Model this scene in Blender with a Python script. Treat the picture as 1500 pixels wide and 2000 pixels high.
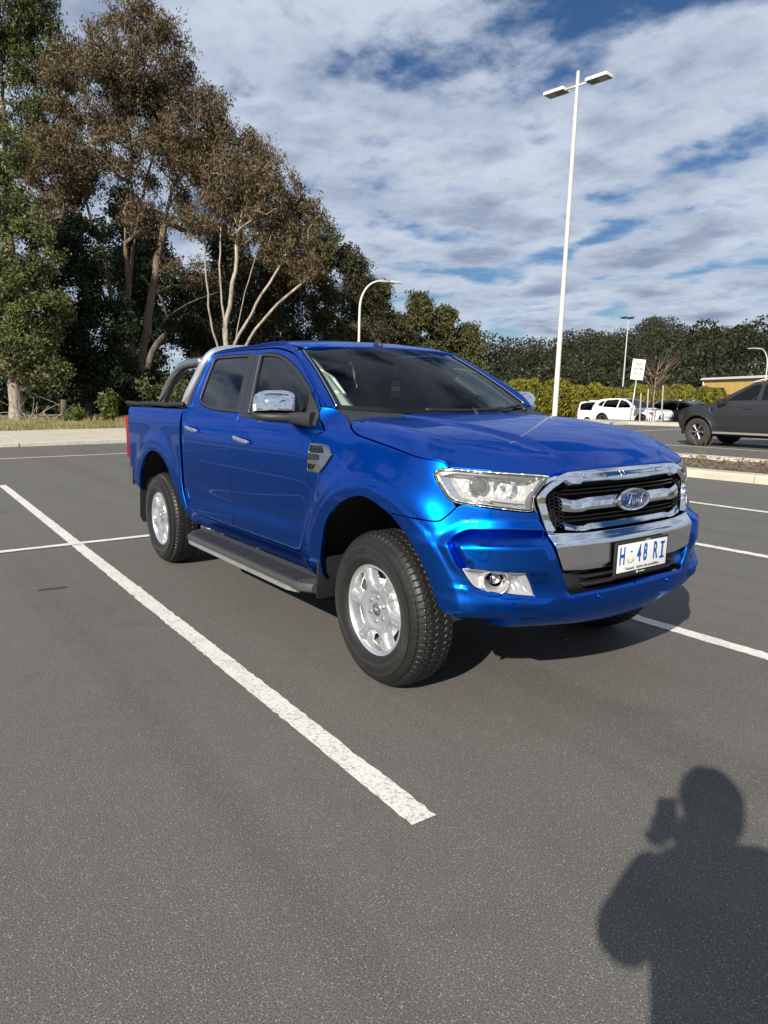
import bpy, bmesh, math, random, sys, time
import numpy as np
from mathutils import Vector, Matrix, noise as mnoise
from mathutils.geometry import delaunay_2d_cdt
R=math.radians
scn=bpy.context.scene
COL=scn.collection
for o in list(bpy.data.objects): bpy.data.objects.remove(o)

# ------------------------------------------------------------------ camera
# frame of the place: truck's front axle at the origin, +x towards its nose, +y to its left, asphalt at z=0
cam=bpy.data.cameras.new('camera'); camo=bpy.data.objects.new('camera',cam); COL.objects.link(camo)
CAM=np.array([2.7807,-2.7927,1.4246]); YAW,PITCH,ROLL=2.52637,.16245,.00108
cy,sy,cp,sp=math.cos(YAW),math.sin(YAW),math.cos(PITCH),math.sin(PITCH)
_f=Vector((cy*cp,sy*cp,-sp)); _r=Vector((sy,-cy,0)); _u=_r.cross(_f)
_r2=_r*math.cos(ROLL)+_u*math.sin(ROLL); _u2=_u*math.cos(ROLL)-_r*math.sin(ROLL)
camo.matrix_world=Matrix(((_r2.x,_u2.x,-_f.x,CAM[0]),(_r2.y,_u2.y,-_f.y,CAM[1]),(_r2.z,_u2.z,-_f.z,CAM[2]),(0,0,0,1)))
cam.sensor_fit='VERTICAL'; cam.sensor_height=36; cam.sensor_width=27; cam.lens=1392.36/2000*36
cam.clip_start=.05; cam.clip_end=4000
scn.camera=camo

# ------------------------------------------------------------------ sky, sun, exposure
SUN_EL=R(29.0); SUN_AZ=math.atan2(-2.21,1.36)      # direction towards the sun, from +x
sdir=Vector((math.cos(SUN_EL)*math.cos(SUN_AZ),math.cos(SUN_EL)*math.sin(SUN_AZ),math.sin(SUN_EL)))
sun=bpy.data.lights.new('sun','SUN'); sun.energy=5.0; sun.angle=R(.53); sun.color=(1,.93,.82)
suno=bpy.data.objects.new('sun',sun); COL.objects.link(suno)
suno.rotation_euler=(-sdir).to_track_quat('-Z','Y').to_euler(); suno.location=(20,-30,30)
world=bpy.data.worlds.new('World'); scn.world=world; world.use_nodes=True
def build_sky():
    nt=world.node_tree; N=nt.nodes; Lk=nt.links; N.clear()
    out=N.new('ShaderNodeOutputWorld'); bg=N.new('ShaderNodeBackground'); Lk.new(bg.outputs[0],out.inputs[0])
    sky=N.new('ShaderNodeTexSky'); sky.sky_type='NISHITA'; sky.sun_disc=False
    sky.sun_elevation=SUN_EL; sky.sun_rotation=math.pi/2-SUN_AZ; sky.air_density=1.0; sky.dust_density=.15; sky.ozone_density=4.5
    bg.inputs['Strength'].default_value=.072
    # a deck of broken cloud: the view direction met with a flat layer, so that it closes up towards the horizon
    tc=N.new('ShaderNodeTexCoord'); sep=N.new('ShaderNodeSeparateXYZ'); Lk.new(tc.outputs['Generated'],sep.inputs[0])
    def math_(op,a,b=None,c=None):
        m=N.new('ShaderNodeMath'); m.operation=op
        for i,v in enumerate((a,b,c)):
            if v is None: continue
            if isinstance(v,(int,float)): m.inputs[i].default_value=v
            else: Lk.new(v,m.inputs[i])
        return m.outputs[0]
    zz=math_('MAXIMUM',math_('ADD',sep.outputs[2],.12),.05)
    px_=math_('DIVIDE',sep.outputs[0],zz); py_=math_('DIVIDE',sep.outputs[1],zz)
    comb=N.new('ShaderNodeCombineXYZ'); Lk.new(px_,comb.inputs[0]); Lk.new(py_,comb.inputs[1])
    def noi(scale,det,rough,off,dist=0.,vec=None,col=False):
        mp=N.new('ShaderNodeMapping'); mp.inputs['Location'].default_value=off; Lk.new(vec or comb.outputs[0],mp.inputs[0])
        n=N.new('ShaderNodeTexNoise'); n.inputs['Scale'].default_value=scale; n.inputs['Detail'].default_value=det
        n.inputs['Roughness'].default_value=rough; n.inputs['Distortion'].default_value=dist; Lk.new(mp.outputs[0],n.inputs[0]); return n.outputs[1 if col else 0]
    # rolls of stratocumulus: warped cells, thick and grey in the middle, thin and white at the rim, blue between
    wv=N.new('ShaderNodeVectorMath'); wv.operation='MULTIPLY_ADD'; Lk.new(noi(1.3,4,.6,(5,1,0),col=True),wv.inputs[0]); wv.inputs[1].default_value=(.55,.55,0); Lk.new(comb.outputs[0],wv.inputs[2])
    vo=N.new('ShaderNodeTexVoronoi'); vo.feature='SMOOTH_F1'; vo.inputs['Scale'].default_value=2.5; vo.inputs['Smoothness'].default_value=.35; vo.inputs['Randomness'].default_value=.9; Lk.new(wv.outputs[0],vo.inputs[0])
    big=noi(.45,2,.5,(3.1,1.7,0)); mid=noi(2.9,7,.58,(.4,7.3,2),.1); fine=noi(5.5,6,.62,(2,2,5),.2)
    dens=math_('SUBTRACT',math_('ADD',math_('ADD',math_('ADD',math_('MULTIPLY',big,.34),.215),math_('MULTIPLY',mid,.62)),math_('MULTIPLY',fine,.50)),math_('MULTIPLY',vo.outputs['Distance'],.66))
    ramp=N.new('ShaderNodeValToRGB'); Lk.new(dens,ramp.inputs[0]); e=ramp.color_ramp.elements
    ramp.color_ramp.interpolation='EASE'
    e[0].position=.34; e[0].color=(0,0,0,1); e[1].position=.62; e[1].color=(1,1,1,1)
    tr=N.new('ShaderNodeValToRGB'); Lk.new(math_('ADD',dens,math_('MULTIPLY',math_('SUBTRACT',noi(2.0,6,.62,(9,4,1)),.5),1.1)),tr.inputs[0]); t=tr.color_ramp.elements
    tr.color_ramp.interpolation='EASE'
    t[0].position=.42; t[0].color=(5.9,6.6,7.8,1); t[1].position=1.0; t[1].color=(2.5,3.15,4.5,1)
    mix=N.new('ShaderNodeMix'); mix.data_type='RGBA'; Lk.new(ramp.outputs[0],mix.inputs['Factor'])
    hs=N.new('ShaderNodeHueSaturation'); hs.inputs['Hue'].default_value=.506; hs.inputs['Saturation'].default_value=1.15; hs.inputs['Value'].default_value=.66; Lk.new(sky.outputs[0],hs.inputs['Color']); Lk.new(hs.outputs[0],mix.inputs['A']); Lk.new(tr.outputs[0],mix.inputs['B'])
    Lk.new(mix.outputs['Result'],bg.inputs['Color'])
build_sky()
scn.view_settings.view_transform='Standard'; scn.view_settings.look='None'; scn.view_settings.exposure=.50; scn.view_settings.gamma=1
scn.render.engine='CYCLES'; scn.cycles.max_bounces=6; scn.cycles.transparent_max_bounces=14; scn.cycles.glossy_bounces=4; scn.cycles.diffuse_bounces=3
scn.cycles.use_denoising=True; scn.cycles.caustics_reflective=False; scn.cycles.caustics_refractive=False
scn.cycles.sample_clamp_indirect=6
# ------------------------------------------------------------------ helpers: materials
MATS={}
def mat(name,col=(.5,.5,.5),rough=.5,metal=0.,coat=0.,spec=.5,**k):
    if name in MATS: return MATS[name]
    m=bpy.data.materials.new(name); m.use_nodes=True; b=m.node_tree.nodes['Principled BSDF']
    b.inputs['Base Color'].default_value=(*col,1); b.inputs['Roughness'].default_value=rough; b.inputs['Metallic'].default_value=metal
    b.inputs['Coat Weight'].default_value=coat; b.inputs['Coat Roughness'].default_value=k.get('coatr',.03); b.inputs['Specular IOR Level'].default_value=spec
    if 'trans' in k: b.inputs['Transmission Weight'].default_value=k['trans']
    if 'ior' in k: b.inputs['IOR'].default_value=k['ior']
    if 'emit' in k:
        b.inputs['Emission Color'].default_value=(*k['emit'][:3],1); b.inputs['Emission Strength'].default_value=k['emit'][3]
    MATS[name]=m; return m
class NT:
    def __init__(s,m): s.t=m.node_tree; s.N=s.t.nodes; s.L=s.t.links; s.b=s.N.get('Principled BSDF')
    def new(s,t,**k):
        n=s.N.new(t)
        for a,v in k.items(): setattr(n,a,v)
        return n
    def link(s,a,b): s.L.new(a,b)
    def coord(s,kind='Object',scale=None):
        c=s.new('ShaderNodeTexCoord').outputs[kind]
        if scale is not None:
            mp=s.new('ShaderNodeMapping'); mp.inputs['Scale'].default_value=scale; s.link(c,mp.inputs[0]); c=mp.outputs[0]
        return c
    def noise(s,co,scale,det=3,rough=.5,dist=0.):
        n=s.new('ShaderNodeTexNoise'); s.link(co,n.inputs[0]); n.inputs['Scale'].default_value=scale; n.inputs['Detail'].default_value=det
        n.inputs['Roughness'].default_value=rough; n.inputs['Distortion'].default_value=dist; return n
    def ramp(s,fac,*st):
        r=s.new('ShaderNodeValToRGB'); s.link(fac,r.inputs[0]); e=r.color_ramp.elements
        while len(e)<len(st): e.new(.5)
        for i,(p,c) in enumerate(st):
            e[i].position=p; e[i].color=(*c,1) if len(c)==3 else c
        return r.outputs[0]
    def mix(s,f,a,b,mode='MIX'):
        m=s.new('ShaderNodeMix',data_type='RGBA',blend_type=mode)
        for k,v in (('Factor',f),('A',a),('B',b)):
            if isinstance(v,(int,float)): m.inputs[k].default_value=v
            elif isinstance(v,tuple): m.inputs[k].default_value=(*v,1) if len(v)==3 else v
            else: s.link(v,m.inputs[k])
        return m.outputs['Result']
    def math(s,op,a,b=0.):
        m=s.new('ShaderNodeMath',operation=op)
        for i,v in enumerate((a,b)):
            if isinstance(v,(int,float)): m.inputs[i].default_value=v
            else: s.link(v,m.inputs[i])
        return m.outputs[0]
    def bump(s,h,strength=.3,dist=.01):
        b=s.new('ShaderNodeBump'); b.inputs['Strength'].default_value=strength; b.inputs['Distance'].default_value=dist; s.link(h,b.inputs['Height'])
        s.link(b.outputs[0],s.b.inputs['Normal']); return b
def glassmat(name,tint,rough=.0,refl=1.0,ior=1.5):
    if name in MATS: return MATS[name]
    m=bpy.data.materials.new(name); m.use_nodes=True; t=NT(m); t.N.clear()
    o=t.new('ShaderNodeOutputMaterial'); mx=t.new('ShaderNodeMixShader'); tr=t.new('ShaderNodeBsdfTransparent'); gl=t.new('ShaderNodeBsdfGlossy'); fr=t.new('ShaderNodeFresnel')
    fr.inputs[0].default_value=ior; tr.inputs[0].default_value=(*tint,1); gl.inputs['Roughness'].default_value=rough; gl.inputs['Color'].default_value=(refl,refl,refl,1)
    t.link(fr.outputs[0],mx.inputs[0]); t.link(tr.outputs[0],mx.inputs[1]); t.link(gl.outputs[0],mx.inputs[2]); t.link(mx.outputs[0],o.inputs[0])
    MATS[name]=m; return m
# ------------------------------------------------------------------ helpers: objects
def tag(o,label=None,cat=None,group=None,kind=None):
    for k,v in (('label',label),('category',cat),('group',group),('kind',kind)):
        if v: o[k]=v
    return o
def empty(name,loc=(0,0,0),rz=0.,parent=None):
    o=bpy.data.objects.new(name,None); COL.objects.link(o); o.location=loc; o.rotation_euler=(0,0,rz); o.parent=parent; o.empty_display_size=.2; return o
def mesh(name,V,F,m=None,parent=None,smooth=True,normals=None,loc=None):
    me=bpy.data.meshes.new(name)
    V=np.asarray(V,float).reshape(-1,3)
    if isinstance(F,np.ndarray) and F.ndim==2:
        n,k=F.shape; me.vertices.add(len(V)); me.vertices.foreach_set('co',V.ravel()); me.loops.add(n*k); me.loops.foreach_set('vertex_index',F.ravel().astype(np.int32))
        me.polygons.add(n); me.polygons.foreach_set('loop_start',np.arange(0,n*k,k,dtype=np.int32)); me.update(calc_edges=True)
    else: me.from_pydata(V.tolist(),[],[tuple(map(int,f)) for f in F]); me.update()
    if smooth: me.shade_smooth()
    else: me.shade_flat()
    if normals is not None: me.normals_split_custom_set_from_vertices(np.asarray(normals).tolist())
    if m is not None:
        for x in (m if isinstance(m,(list,tuple)) else [m]): me.materials.append(x)
    o=bpy.data.objects.new(name,me); COL.objects.link(o); o.parent=parent
    if loc is not None: o.location=loc
    return o
def copy_tree(o,parent=None):
    c=o.copy(); COL.objects.link(c); c.parent=parent
    for ch in list(o.children): copy_tree(ch,c)
    return c
class MB:
    """collects shapes for one mesh"""
    def __init__(s): s.V=[]; s.F=[]; s.n=0
    def add(s,V,F):
        V=np.asarray(V,float).reshape(-1,3); s.V.append(V); s.F+= [tuple(int(i)+s.n for i in f) for f in F]; s.n+=len(V); return s
    def box(s,c,d,rot=None,bev=0.):
        d=np.array(d)/2.
        if bev<=0:
            P=np.array([[x,y,z] for x in(-1,1) for y in(-1,1) for z in(-1,1)])*d; F=[(0,1,3,2),(4,6,7,5),(0,4,5,1),(2,3,7,6),(0,2,6,4),(1,5,7,3)]
        else:
            bm=bmesh.new(); bmesh.ops.create_cube(bm,size=1,matrix=Matrix.Diagonal((*(2*d),1)))
            bmesh.ops.bevel(bm,geom=bm.edges[:],offset=bev,segments=2,profile=.7,affect='EDGES'); bm.verts.index_update()
            P=np.array([v.co[:] for v in bm.verts]); F=[tuple(v.index for v in f.verts) for f in bm.faces]; bm.free()
        if rot is not None: P=P@np.array(Matrix(rot).to_3x3() if not isinstance(rot,np.ndarray) else rot).T
        return s.add(P+np.array(c),F)
    def tube(s,path,rad,n=10,cap=True):
        path=np.asarray(path,float); k=len(path); rad=np.broadcast_to(np.asarray(rad,float),(k,))
        T=np.gradient(path,axis=0); T/=np.linalg.norm(T,axis=1)[:,None]+1e-12
        up=np.array([0,0,1.]) if abs(T[0][2])<.9 else np.array([1.,0,0]); V=[]
        a=np.linspace(0,2*np.pi,n,endpoint=False)
        x=np.cross(up,T[0]); x/=np.linalg.norm(x)
        for i in range(k):
            x=x-T[i]*(x@T[i]); x/=np.linalg.norm(x)+1e-12; y=np.cross(T[i],x)
            V.append(path[i]+rad[i]*(np.cos(a)[:,None]*x+np.sin(a)[:,None]*y))
        F=[(i*n+j,i*n+(j+1)%n,(i+1)*n+(j+1)%n,(i+1)*n+j) for i in range(k-1) for j in range(n)]
        if cap: F+= [tuple(range(n))[::-1],tuple(range((k-1)*n,k*n))]
        return s.add(np.concatenate(V),F)
    def lathe(s,prof,n=48,axis='y',c=(0,0,0),closed=False):
        prof=np.asarray(prof,float); a=np.linspace(0,2*np.pi,n,endpoint=False); k=len(prof); V=[]
        for r,h in prof:
            q=np.stack([r*np.cos(a),np.full(n,h),r*np.sin(a)],-1)
            if axis=='z': q=q[:,[0,2,1]]
            if axis=='x': q=q[:,[1,0,2]]
            V.append(q)
        F=[(i*n+j,i*n+(j+1)%n,(i+1)*n+(j+1)%n,(i+1)*n+j) for i in range(k-1) for j in range(n)]
        return s.add(np.concatenate(V)+np.array(c),F)
    def loft(s,rings,closed=True,cap=True):
        k=len(rings); n=len(rings[0]); m=n if closed else n-1
        F=[(i*n+j,i*n+(j+1)%n,(i+1)*n+(j+1)%n,(i+1)*n+j) for i in range(k-1) for j in range(m)]
        if cap: F+= [tuple(range(n))[::-1],tuple(range((k-1)*n,k*n))]
        return s.add(np.concatenate([np.asarray(r,float) for r in rings]),F)
    def build(s,name,m=None,parent=None,smooth=True,angle=None,loc=None,fix=True):
        V=np.concatenate(s.V); me=bpy.data.meshes.new(name); me.from_pydata(V.tolist(),[],s.F); me.update()
        if fix:
            bm=bmesh.new(); bm.from_mesh(me); bmesh.ops.recalc_face_normals(bm,faces=bm.faces[:]); bm.to_mesh(me); bm.free()
        if smooth: me.shade_smooth()
        if smooth and angle: me.set_sharp_from_angle(angle=R(angle))
        if m is not None:
            for x in (m if isinstance(m,(list,tuple)) else [m]): me.materials.append(x)
        o=bpy.data.objects.new(name,me); COL.objects.link(o); o.parent=parent
        if loc is not None: o.location=loc
        return o
def rotm(ax,a): return np.array(Matrix.Rotation(a,3,ax))
# ------------------------------------------------------------------ helpers: curves and sheet panels
def catm(P,n=6,closed=False):
    P=np.asarray(P,float)
    if len(P)<3 and not closed: return P
    Q=np.vstack([P[-1],P,P[0],P[1]]) if closed else np.vstack([2*P[0]-P[1],P,2*P[-1]-P[-2]])
    out=[]; m=len(P) if closed else len(P)-1
    for i in range(m):
        p0,p1,p2,p3=Q[i],Q[i+1],Q[i+2],Q[i+3]
        d1=max(np.linalg.norm(p1-p0)**.5,1e-6); d2=max(np.linalg.norm(p2-p1)**.5,1e-6); d3=max(np.linalg.norm(p3-p2)**.5,1e-6)
        m1=(p1-p0)/d1-(p2-p0)/(d1+d2)+(p2-p1)/d2; m2=(p2-p1)/d2-(p3-p1)/(d2+d3)+(p3-p2)/d3; m1*=d2; m2*=d2
        t=np.linspace(0,1,n,endpoint=False)[:,None]; t2=t*t; t3=t2*t
        out.append((2*t3-3*t2+1)*p1+(t3-2*t2+t)*m1+(-2*t3+3*t2)*p2+(t3-t2)*m2)
    if not closed: out.append(P[-1:])
    return np.vstack(out)
def resample(P,step,closed=False):
    P=np.asarray(P,float)
    if closed: P=np.vstack([P,P[:1]])
    s=np.r_[0,np.cumsum(np.linalg.norm(np.diff(P,axis=0),axis=1))]; n=max(2,int(math.ceil(s[-1]/step)))
    q=np.linspace(0,s[-1],n+1); Q=np.stack([np.interp(q,s,P[:,k]) for k in range(P.shape[1])],-1)
    return Q[:-1] if closed else Q
def outline(*segs,step=.014):
    """closed outline: each segment is smoothed on its own, corners stay where segments meet"""
    out=[]
    for i,s in enumerate(segs):
        s=np.asarray(s,float); q=resample(catm(s) if len(s)>2 else s,step)
        if out and np.linalg.norm(out[-1][-1]-q[0])<1e-6: q=q[1:]
        out.append(q)
    P=np.vstack(out)
    if np.linalg.norm(P[0]-P[-1])<step*.35: P=P[:-1]
    if area2(P)<0: P=P[::-1]
    return P
def area2(P): x,y=P[:,0],P[:,1]; return .5*(x@np.roll(y,-1)-y@np.roll(x,-1))
def vnorm2(P):
    t=np.roll(P,-1,0)-np.roll(P,1,0); t/=np.linalg.norm(t,axis=1)[:,None]+1e-12; return np.stack([t[:,1],-t[:,0]],-1)   # outwards for ccw
def segdist(Q,P,closed=True):
    A=P; B=np.roll(P,-1,0)
    if not closed: A=P[:-1]; B=P[1:]
    d=B-A; L2=(d**2).sum(1)+1e-18; best=np.full(len(Q),1e9); bi=np.zeros(len(Q),int); bt=np.zeros(len(Q))
    for c in range(0,len(Q),4000):
        q=Q[c:c+4000]; w=q[:,None]-A[None]; t=np.clip((w*d).sum(2)/L2,0,1); e=((w-t[...,None]*d)**2).sum(2); i=e.argmin(1); k=np.arange(len(q))
        best[c:c+4000]=np.sqrt(e[k,i]); bi[c:c+4000]=i; bt[c:c+4000]=t[k,i]
    return best,bi,bt
def inside(Q,P):
    x,y=Q[:,0][:,None],Q[:,1][:,None]; a=P; b=np.roll(P,-1,0)
    c=((a[:,1]>y)!=(b[:,1]>y)); xi=a[:,0]+(y-a[:,1])*(b[:,0]-a[:,0])/np.where(b[:,1]==a[:,1],1e-12,b[:,1]-a[:,1])
    return ((c&(x<xi)).sum(1)%2)==1
def inset(P,d):
    Q=P-vnorm2(P)*d
    if abs(d)>.004:
        keep=(segdist(Q,P)[0]>abs(d)*.93)&(inside(Q,P)==(d>0)); Q=Q[keep]
    return Q
def sdist(Q,P): d=segdist(Q,P)[0]; return np.where(inside(Q,P),d,-d)
def surf_n(f,Q,e=.0007):
    a,b=Q[:,0],Q[:,1]; da=f(a+e,b)-f(a-e,b); db=f(a,b+e)-f(a,b-e); n=np.cross(da,db); return n/(np.linalg.norm(n,axis=1)[:,None]+1e-12)
def patch(f,outer,holes=(),feats=(),step=.03,flange=.014,gap=.0022,free=None,off=0.,round_=.0026,extra=None):
    """triangulated piece of the sheet f(a,b): returns V,N,F; its edges roll over into a short flange"""
    def prep(P,sgn):
        m=np.zeros(len(P),bool) if free is None else free(P)
        n=vnorm2(P)*sgn; n[m]=0; return P-n*(gap+round_),n,m
    loops=[prep(np.asarray(outer,float),1)]+[prep(np.asarray(h,float) if area2(np.asarray(h))>0 else np.asarray(h)[::-1],-1) for h in holes]
    pts=[];edges=[];base=0
    for P,n,m in loops:
        k=len(P); pts.append(P); edges+=[(base+i,base+(i+1)%k) for i in range(k)]; base+=k
    for P in feats:
        P=np.asarray(P,float); P=P[inside(P,loops[0][0])] if len(P) else P
        if len(P)<2: continue
        pts.append(P); dd_=np.linalg.norm(np.diff(P,axis=0),axis=1)
        edges+=[(base+i,base+i+1) for i in range(len(P)-1) if dd_[i]<.06]; base+=len(P)
    lo=loops[0][0].min(0); hi=loops[0][0].max(0)
    xs=np.arange(lo[0],hi[0]+step,step); ys=np.arange(lo[1],hi[1]+step,step*.87)
    G=np.array([(x+(step/2 if j%2 else 0),y) for j,y in enumerate(ys) for x in xs])
    if extra is not None: G=np.vstack([G,extra])
    G=G[inside(G,loops[0][0])]
    for P,n,m in loops: G=G[segdist(G,P)[0]>step*.45] if len(G) else G
    for P in pts[len(loops):]: G=G[segdist(G,P,False)[0]>step*.3] if len(G) else G
    for P,n,m in loops[1:]: G=G[~inside(G,P)] if len(G) else G
    A=np.vstack(pts+[G])
    r=delaunay_2d_cdt([Vector(v) for v in A],edges,[],0,1e-7)
    Q=np.array([v[:] for v in r[0]]); T=np.array([t for t in r[2] if len(t)==3])
    cen=Q[T].mean(1); ok=inside(cen,loops[0][0])
    for P,n,m in loops[1:]: ok&=~inside(cen,P)
    T=T[ok]; a=Q[T]; ar=(a[:,1,0]-a[:,0,0])*(a[:,2,1]-a[:,0,1])-(a[:,2,0]-a[:,0,0])*(a[:,1,1]-a[:,0,1])
    T[ar<0]=T[ar<0][:,::-1]; T=T[np.abs(ar)>1e-9]
    N=surf_n(f,Q); V=f(Q[:,0],Q[:,1])+N*off; F=[tuple(t) for t in T]; Vs=[V];Ns=[N]; nb=len(V)
    if flange>0:
        for P,n,m in loops:
            k=len(P); n0=surf_n(f,P); b0=f(P[:,0],P[:,1])+n0*off; rings=[]
            t3=f(P[:,0]+n[:,0]*.002,P[:,1]+n[:,1]*.002)-f(P[:,0],P[:,1]); t3/=np.linalg.norm(t3,axis=1)[:,None]+1e-9
            for o_,dp,wn,wt in ((0,0,1,0),(round_*.7,round_*.25,.7,.7),(round_,round_*1.0,0,1),(round_,flange,0,1)):
                rings.append(b0+t3*o_-n0*dp); q=n0*wn+t3*wt; Ns.append(q/(np.linalg.norm(q,axis=1)[:,None]+1e-9))
            Vs+=rings; flip=(n*vnorm2(P)).sum()<0
            for r_ in range(3):
                for i in range(k):
                    j=(i+1)%k
                    if m[i] and m[j]: continue
                    q=(nb+r_*k+i,nb+(r_+1)*k+i,nb+(r_+1)*k+j,nb+r_*k+j); F.append(q[::-1] if flip else q)
            nb+=4*k
    return np.vstack(Vs),np.vstack(Ns),F
def mirror_y(p): V,N,F=p; return V*np.array([1,-1,1]),N*np.array([1,-1,1]),[f[::-1] for f in F]
def join(*ps):
    V=[];N=[];F=[];n=0
    for v,m,f in ps: V.append(v);N.append(m);F+=[tuple(int(i)+n for i in t) for t in f]; n+=len(v)
    return np.vstack(V),np.vstack(N),F
def pobj(name,p,m,parent): return mesh(name,p[0],p[2],m,parent,True,p[1])
def text_geo(s,size,depth=0.,align='CENTER',spacing=1.,bold=0.,shear=0.):
    cu=bpy.data.curves.new('t','FONT'); cu.body=s; cu.size=size; cu.extrude=depth; cu.align_x=align; cu.align_y='CENTER'; cu.space_character=spacing; cu.offset=bold; cu.shear=shear; cu.resolution_u=4
    o=bpy.data.objects.new('t',cu); COL.objects.link(o); dg=bpy.context.evaluated_depsgraph_get(); me=o.evaluated_get(dg).to_mesh()
    V=np.array([v.co[:] for v in me.vertices]).reshape(-1,3); F=[tuple(p.vertices) for p in me.polygons]; o.evaluated_get(dg).to_mesh_clear()
    bpy.data.objects.remove(o); bpy.data.curves.remove(cu); return V,F
# ------------------------------------------------------------------ truck body as a sheet: u runs along the side and round the nose, z is height
def pchip(xs,ys):
    xs=np.array(xs,float);ys=np.array(ys,float);h=np.diff(xs);dl=np.diff(ys)/h
    m=np.zeros(len(xs));m[0]=dl[0];m[-1]=dl[-1]
    for i in range(1,len(xs)-1):
        if dl[i-1]*dl[i]>0:
            w1=2*h[i]+h[i-1];w2=h[i]+2*h[i-1];m[i]=(w1+w2)/(w1/dl[i-1]+w2/dl[i])
    def f(x):
        x=np.clip(np.asarray(x,float),xs[0],xs[-1]);i=np.clip(np.searchsorted(xs,x)-1,0,len(xs)-2)
        t=(x-xs[i])/h[i];t2=t*t;t3=t2*t
        return (2*t3-3*t2+1)*ys[i]+(t3-2*t2+t)*h[i]*m[i]+(-2*t3+3*t2)*ys[i+1]+(t3-t2)*h[i]*m[i+1]
    return f
def sst(a,b,x):
    t=np.clip((np.asarray(x,float)-a)/(b-a),0,1);return t*t*(3-2*t)
X0,XN,YB,NE=.20,.845,.90,2.65
_a=np.linspace(0,np.pi/2,4001)
_cx=X0+(XN-X0)*np.sin(_a)**(2/NE);_cy=-YB*np.cos(_a)**(2/NE)
_s=np.r_[0,np.cumsum(np.hypot(np.diff(_cx),np.diff(_cy)))]
# resample uniformly, smooth normals
SL=_s[-1];_us=np.linspace(0,SL,801)
_px=np.interp(_us,_s,_cx);_py=np.interp(_us,_s,_cy)
_tx=np.gradient(_px,_us);_ty=np.gradient(_py,_us)
_k=np.ones(41)/41
def _sm(v):
    return np.convolve(np.r_[np.full(20,v[0]),v,np.full(20,v[-1])],_k,'valid')
_tx[0],_ty[0]=1,0;_tx[-1],_ty[-1]=0,1
_tx=_sm(_tx);_ty=_sm(_ty);_tx[-1]=0;_ty[-1]=1
UC=X0+SL      # u at the centre line
def base(u):
    u=np.asarray(u,float);m=u>X0;w=np.clip(u-X0,0,SL)
    x=np.where(m,np.interp(w,_us,_px),u);y=np.where(m,np.interp(w,_us,_py),-YB)
    tx=np.where(m,np.interp(w,_us,_tx),1.);ty=np.where(m,np.interp(w,_us,_ty),0.)
    n=np.hypot(tx,ty);return x,y,ty/n,-tx/n     # outward normal
Dcab=pchip([.36,.44,.50,.58,.66,.72,.80,.90,1.00,1.08,1.15,1.20,1.25,1.29,1.35,1.45,1.60,1.70,1.74,1.77,1.79],
           [-.12,-.06,-.030,-.012,-.006,-.006,.004,.012,.016,.016,.010,.000,-.016,-.034,-.064,-.112,-.186,-.240,-.268,-.31,-.36])
Dbed=pchip([.36,.5,.60,.8,1.0,1.15,1.25,1.30,1.325,1.34],[-.06,-.025,-.010,-.002,.0,-.002,-.010,-.020,-.035,-.06])
Dfen=pchip([.36,.44,.50,.60,.80,.95,1.03,1.10,1.16,1.21,1.25,1.30,1.40],[-.12,-.06,-.03,-.01,.002,.008,.004,-.008,-.028,-.055,-.085,-.125,-.21])
Dfr=pchip([.34,.40,.45,.50,.555,.60,.66,.70,.79,.85,.95,1.066,1.09,1.13,1.2],[-.13,-.07,-.025,-.004,.002,-.002,.0,.0,-.0,-.038,-.050,-.063,-.078,-.095,-.13])
AF=(0.,.395,.555,1.);AR=(-3.22,.395,.56,.45)
def flare(u,z,c):
    r=np.hypot(u-c[0],z-c[1])-c[2]
    b=np.exp(-(np.clip(r-.07,0,None)/.085)**2)*.034
    lip=.012*(1-sst(.045,.075,r))
    return (b+lip*0.6)*sst(.30,.46,z)*c[3]
def dd(u,z):
    x,y,nx,ny=base(u)
    wb=(1-sst(-2.56,-2.50,u))*(1-sst(1.325,1.345,z))
    wf=sst(-.75,-.15,u)
    ds=Dcab(z)*(1-wf)+Dfen(z)*wf
    # door lower scallop
    ds=ds-.010*np.exp(-((z-.70-.03*(u+1.6))/.055)**2)*sst(-2.48,-2.2,u)*(1-sst(-.9,-.62,u))
    ds=ds*(1-wb)+Dbed(z)*wb
    w=sst(.0,.62,nx)
    d=ds*(1-w)+Dfr(z)*w
    d=d+flare(u,z,AF)*(1-sst(.55,.80,u))+flare(u,z,AR)
    d=d-.09*sst(-.64,-.50,u)*sst(1.22,1.36,z)*(1-sst(-.40,-.2,u))
    # tail taper
    d=d-.03*(1-sst(-4.14,-3.90,u))**2
    return d,x,y,nx,ny
def S(u,z):
    d,x,y,nx,ny=dd(u,z)
    return np.stack([x+nx*d,y+ny*d,np.broadcast_to(np.asarray(z,float),np.shape(x))],-1)
# ------------------------------------------------------------------ blue utility truck: materials
def car_paint(name,col,flake=.25,metal=.55,rough=.38,coat=.7,tint=None):
    m=mat(name,col,rough,metal,coat,.3,coatr=.015); t=NT(m)
    if tint: t.b.inputs['Specular Tint'].default_value=(*tint,1)
    co=t.coord('Object'); v=t.new('ShaderNodeTexVoronoi'); v.inputs['Scale'].default_value=900; t.link(co,v.inputs[0])
    h=t.mix(t.math('MULTIPLY',v.outputs['Distance'],flake),tuple(col),tuple(min(1,c*1.9) for c in col)); t.link(h,t.b.inputs['Base Color'])
    n=t.noise(co,2.2,2,.5); bp=t.new('ShaderNodeBump'); bp.inputs['Strength'].default_value=.02; bp.inputs['Distance'].default_value=.02; t.link(n.outputs[0],bp.inputs['Height']); t.link(bp.outputs[0],t.b.inputs['Coat Normal'])
    return m
PAINT=car_paint('blue metallic paint',(.0,.092,.50),.25,1.,.31,.45,(.30,.55,1.))
CHROME=mat('chrome',(.82,.83,.85),.04,1.)
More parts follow.
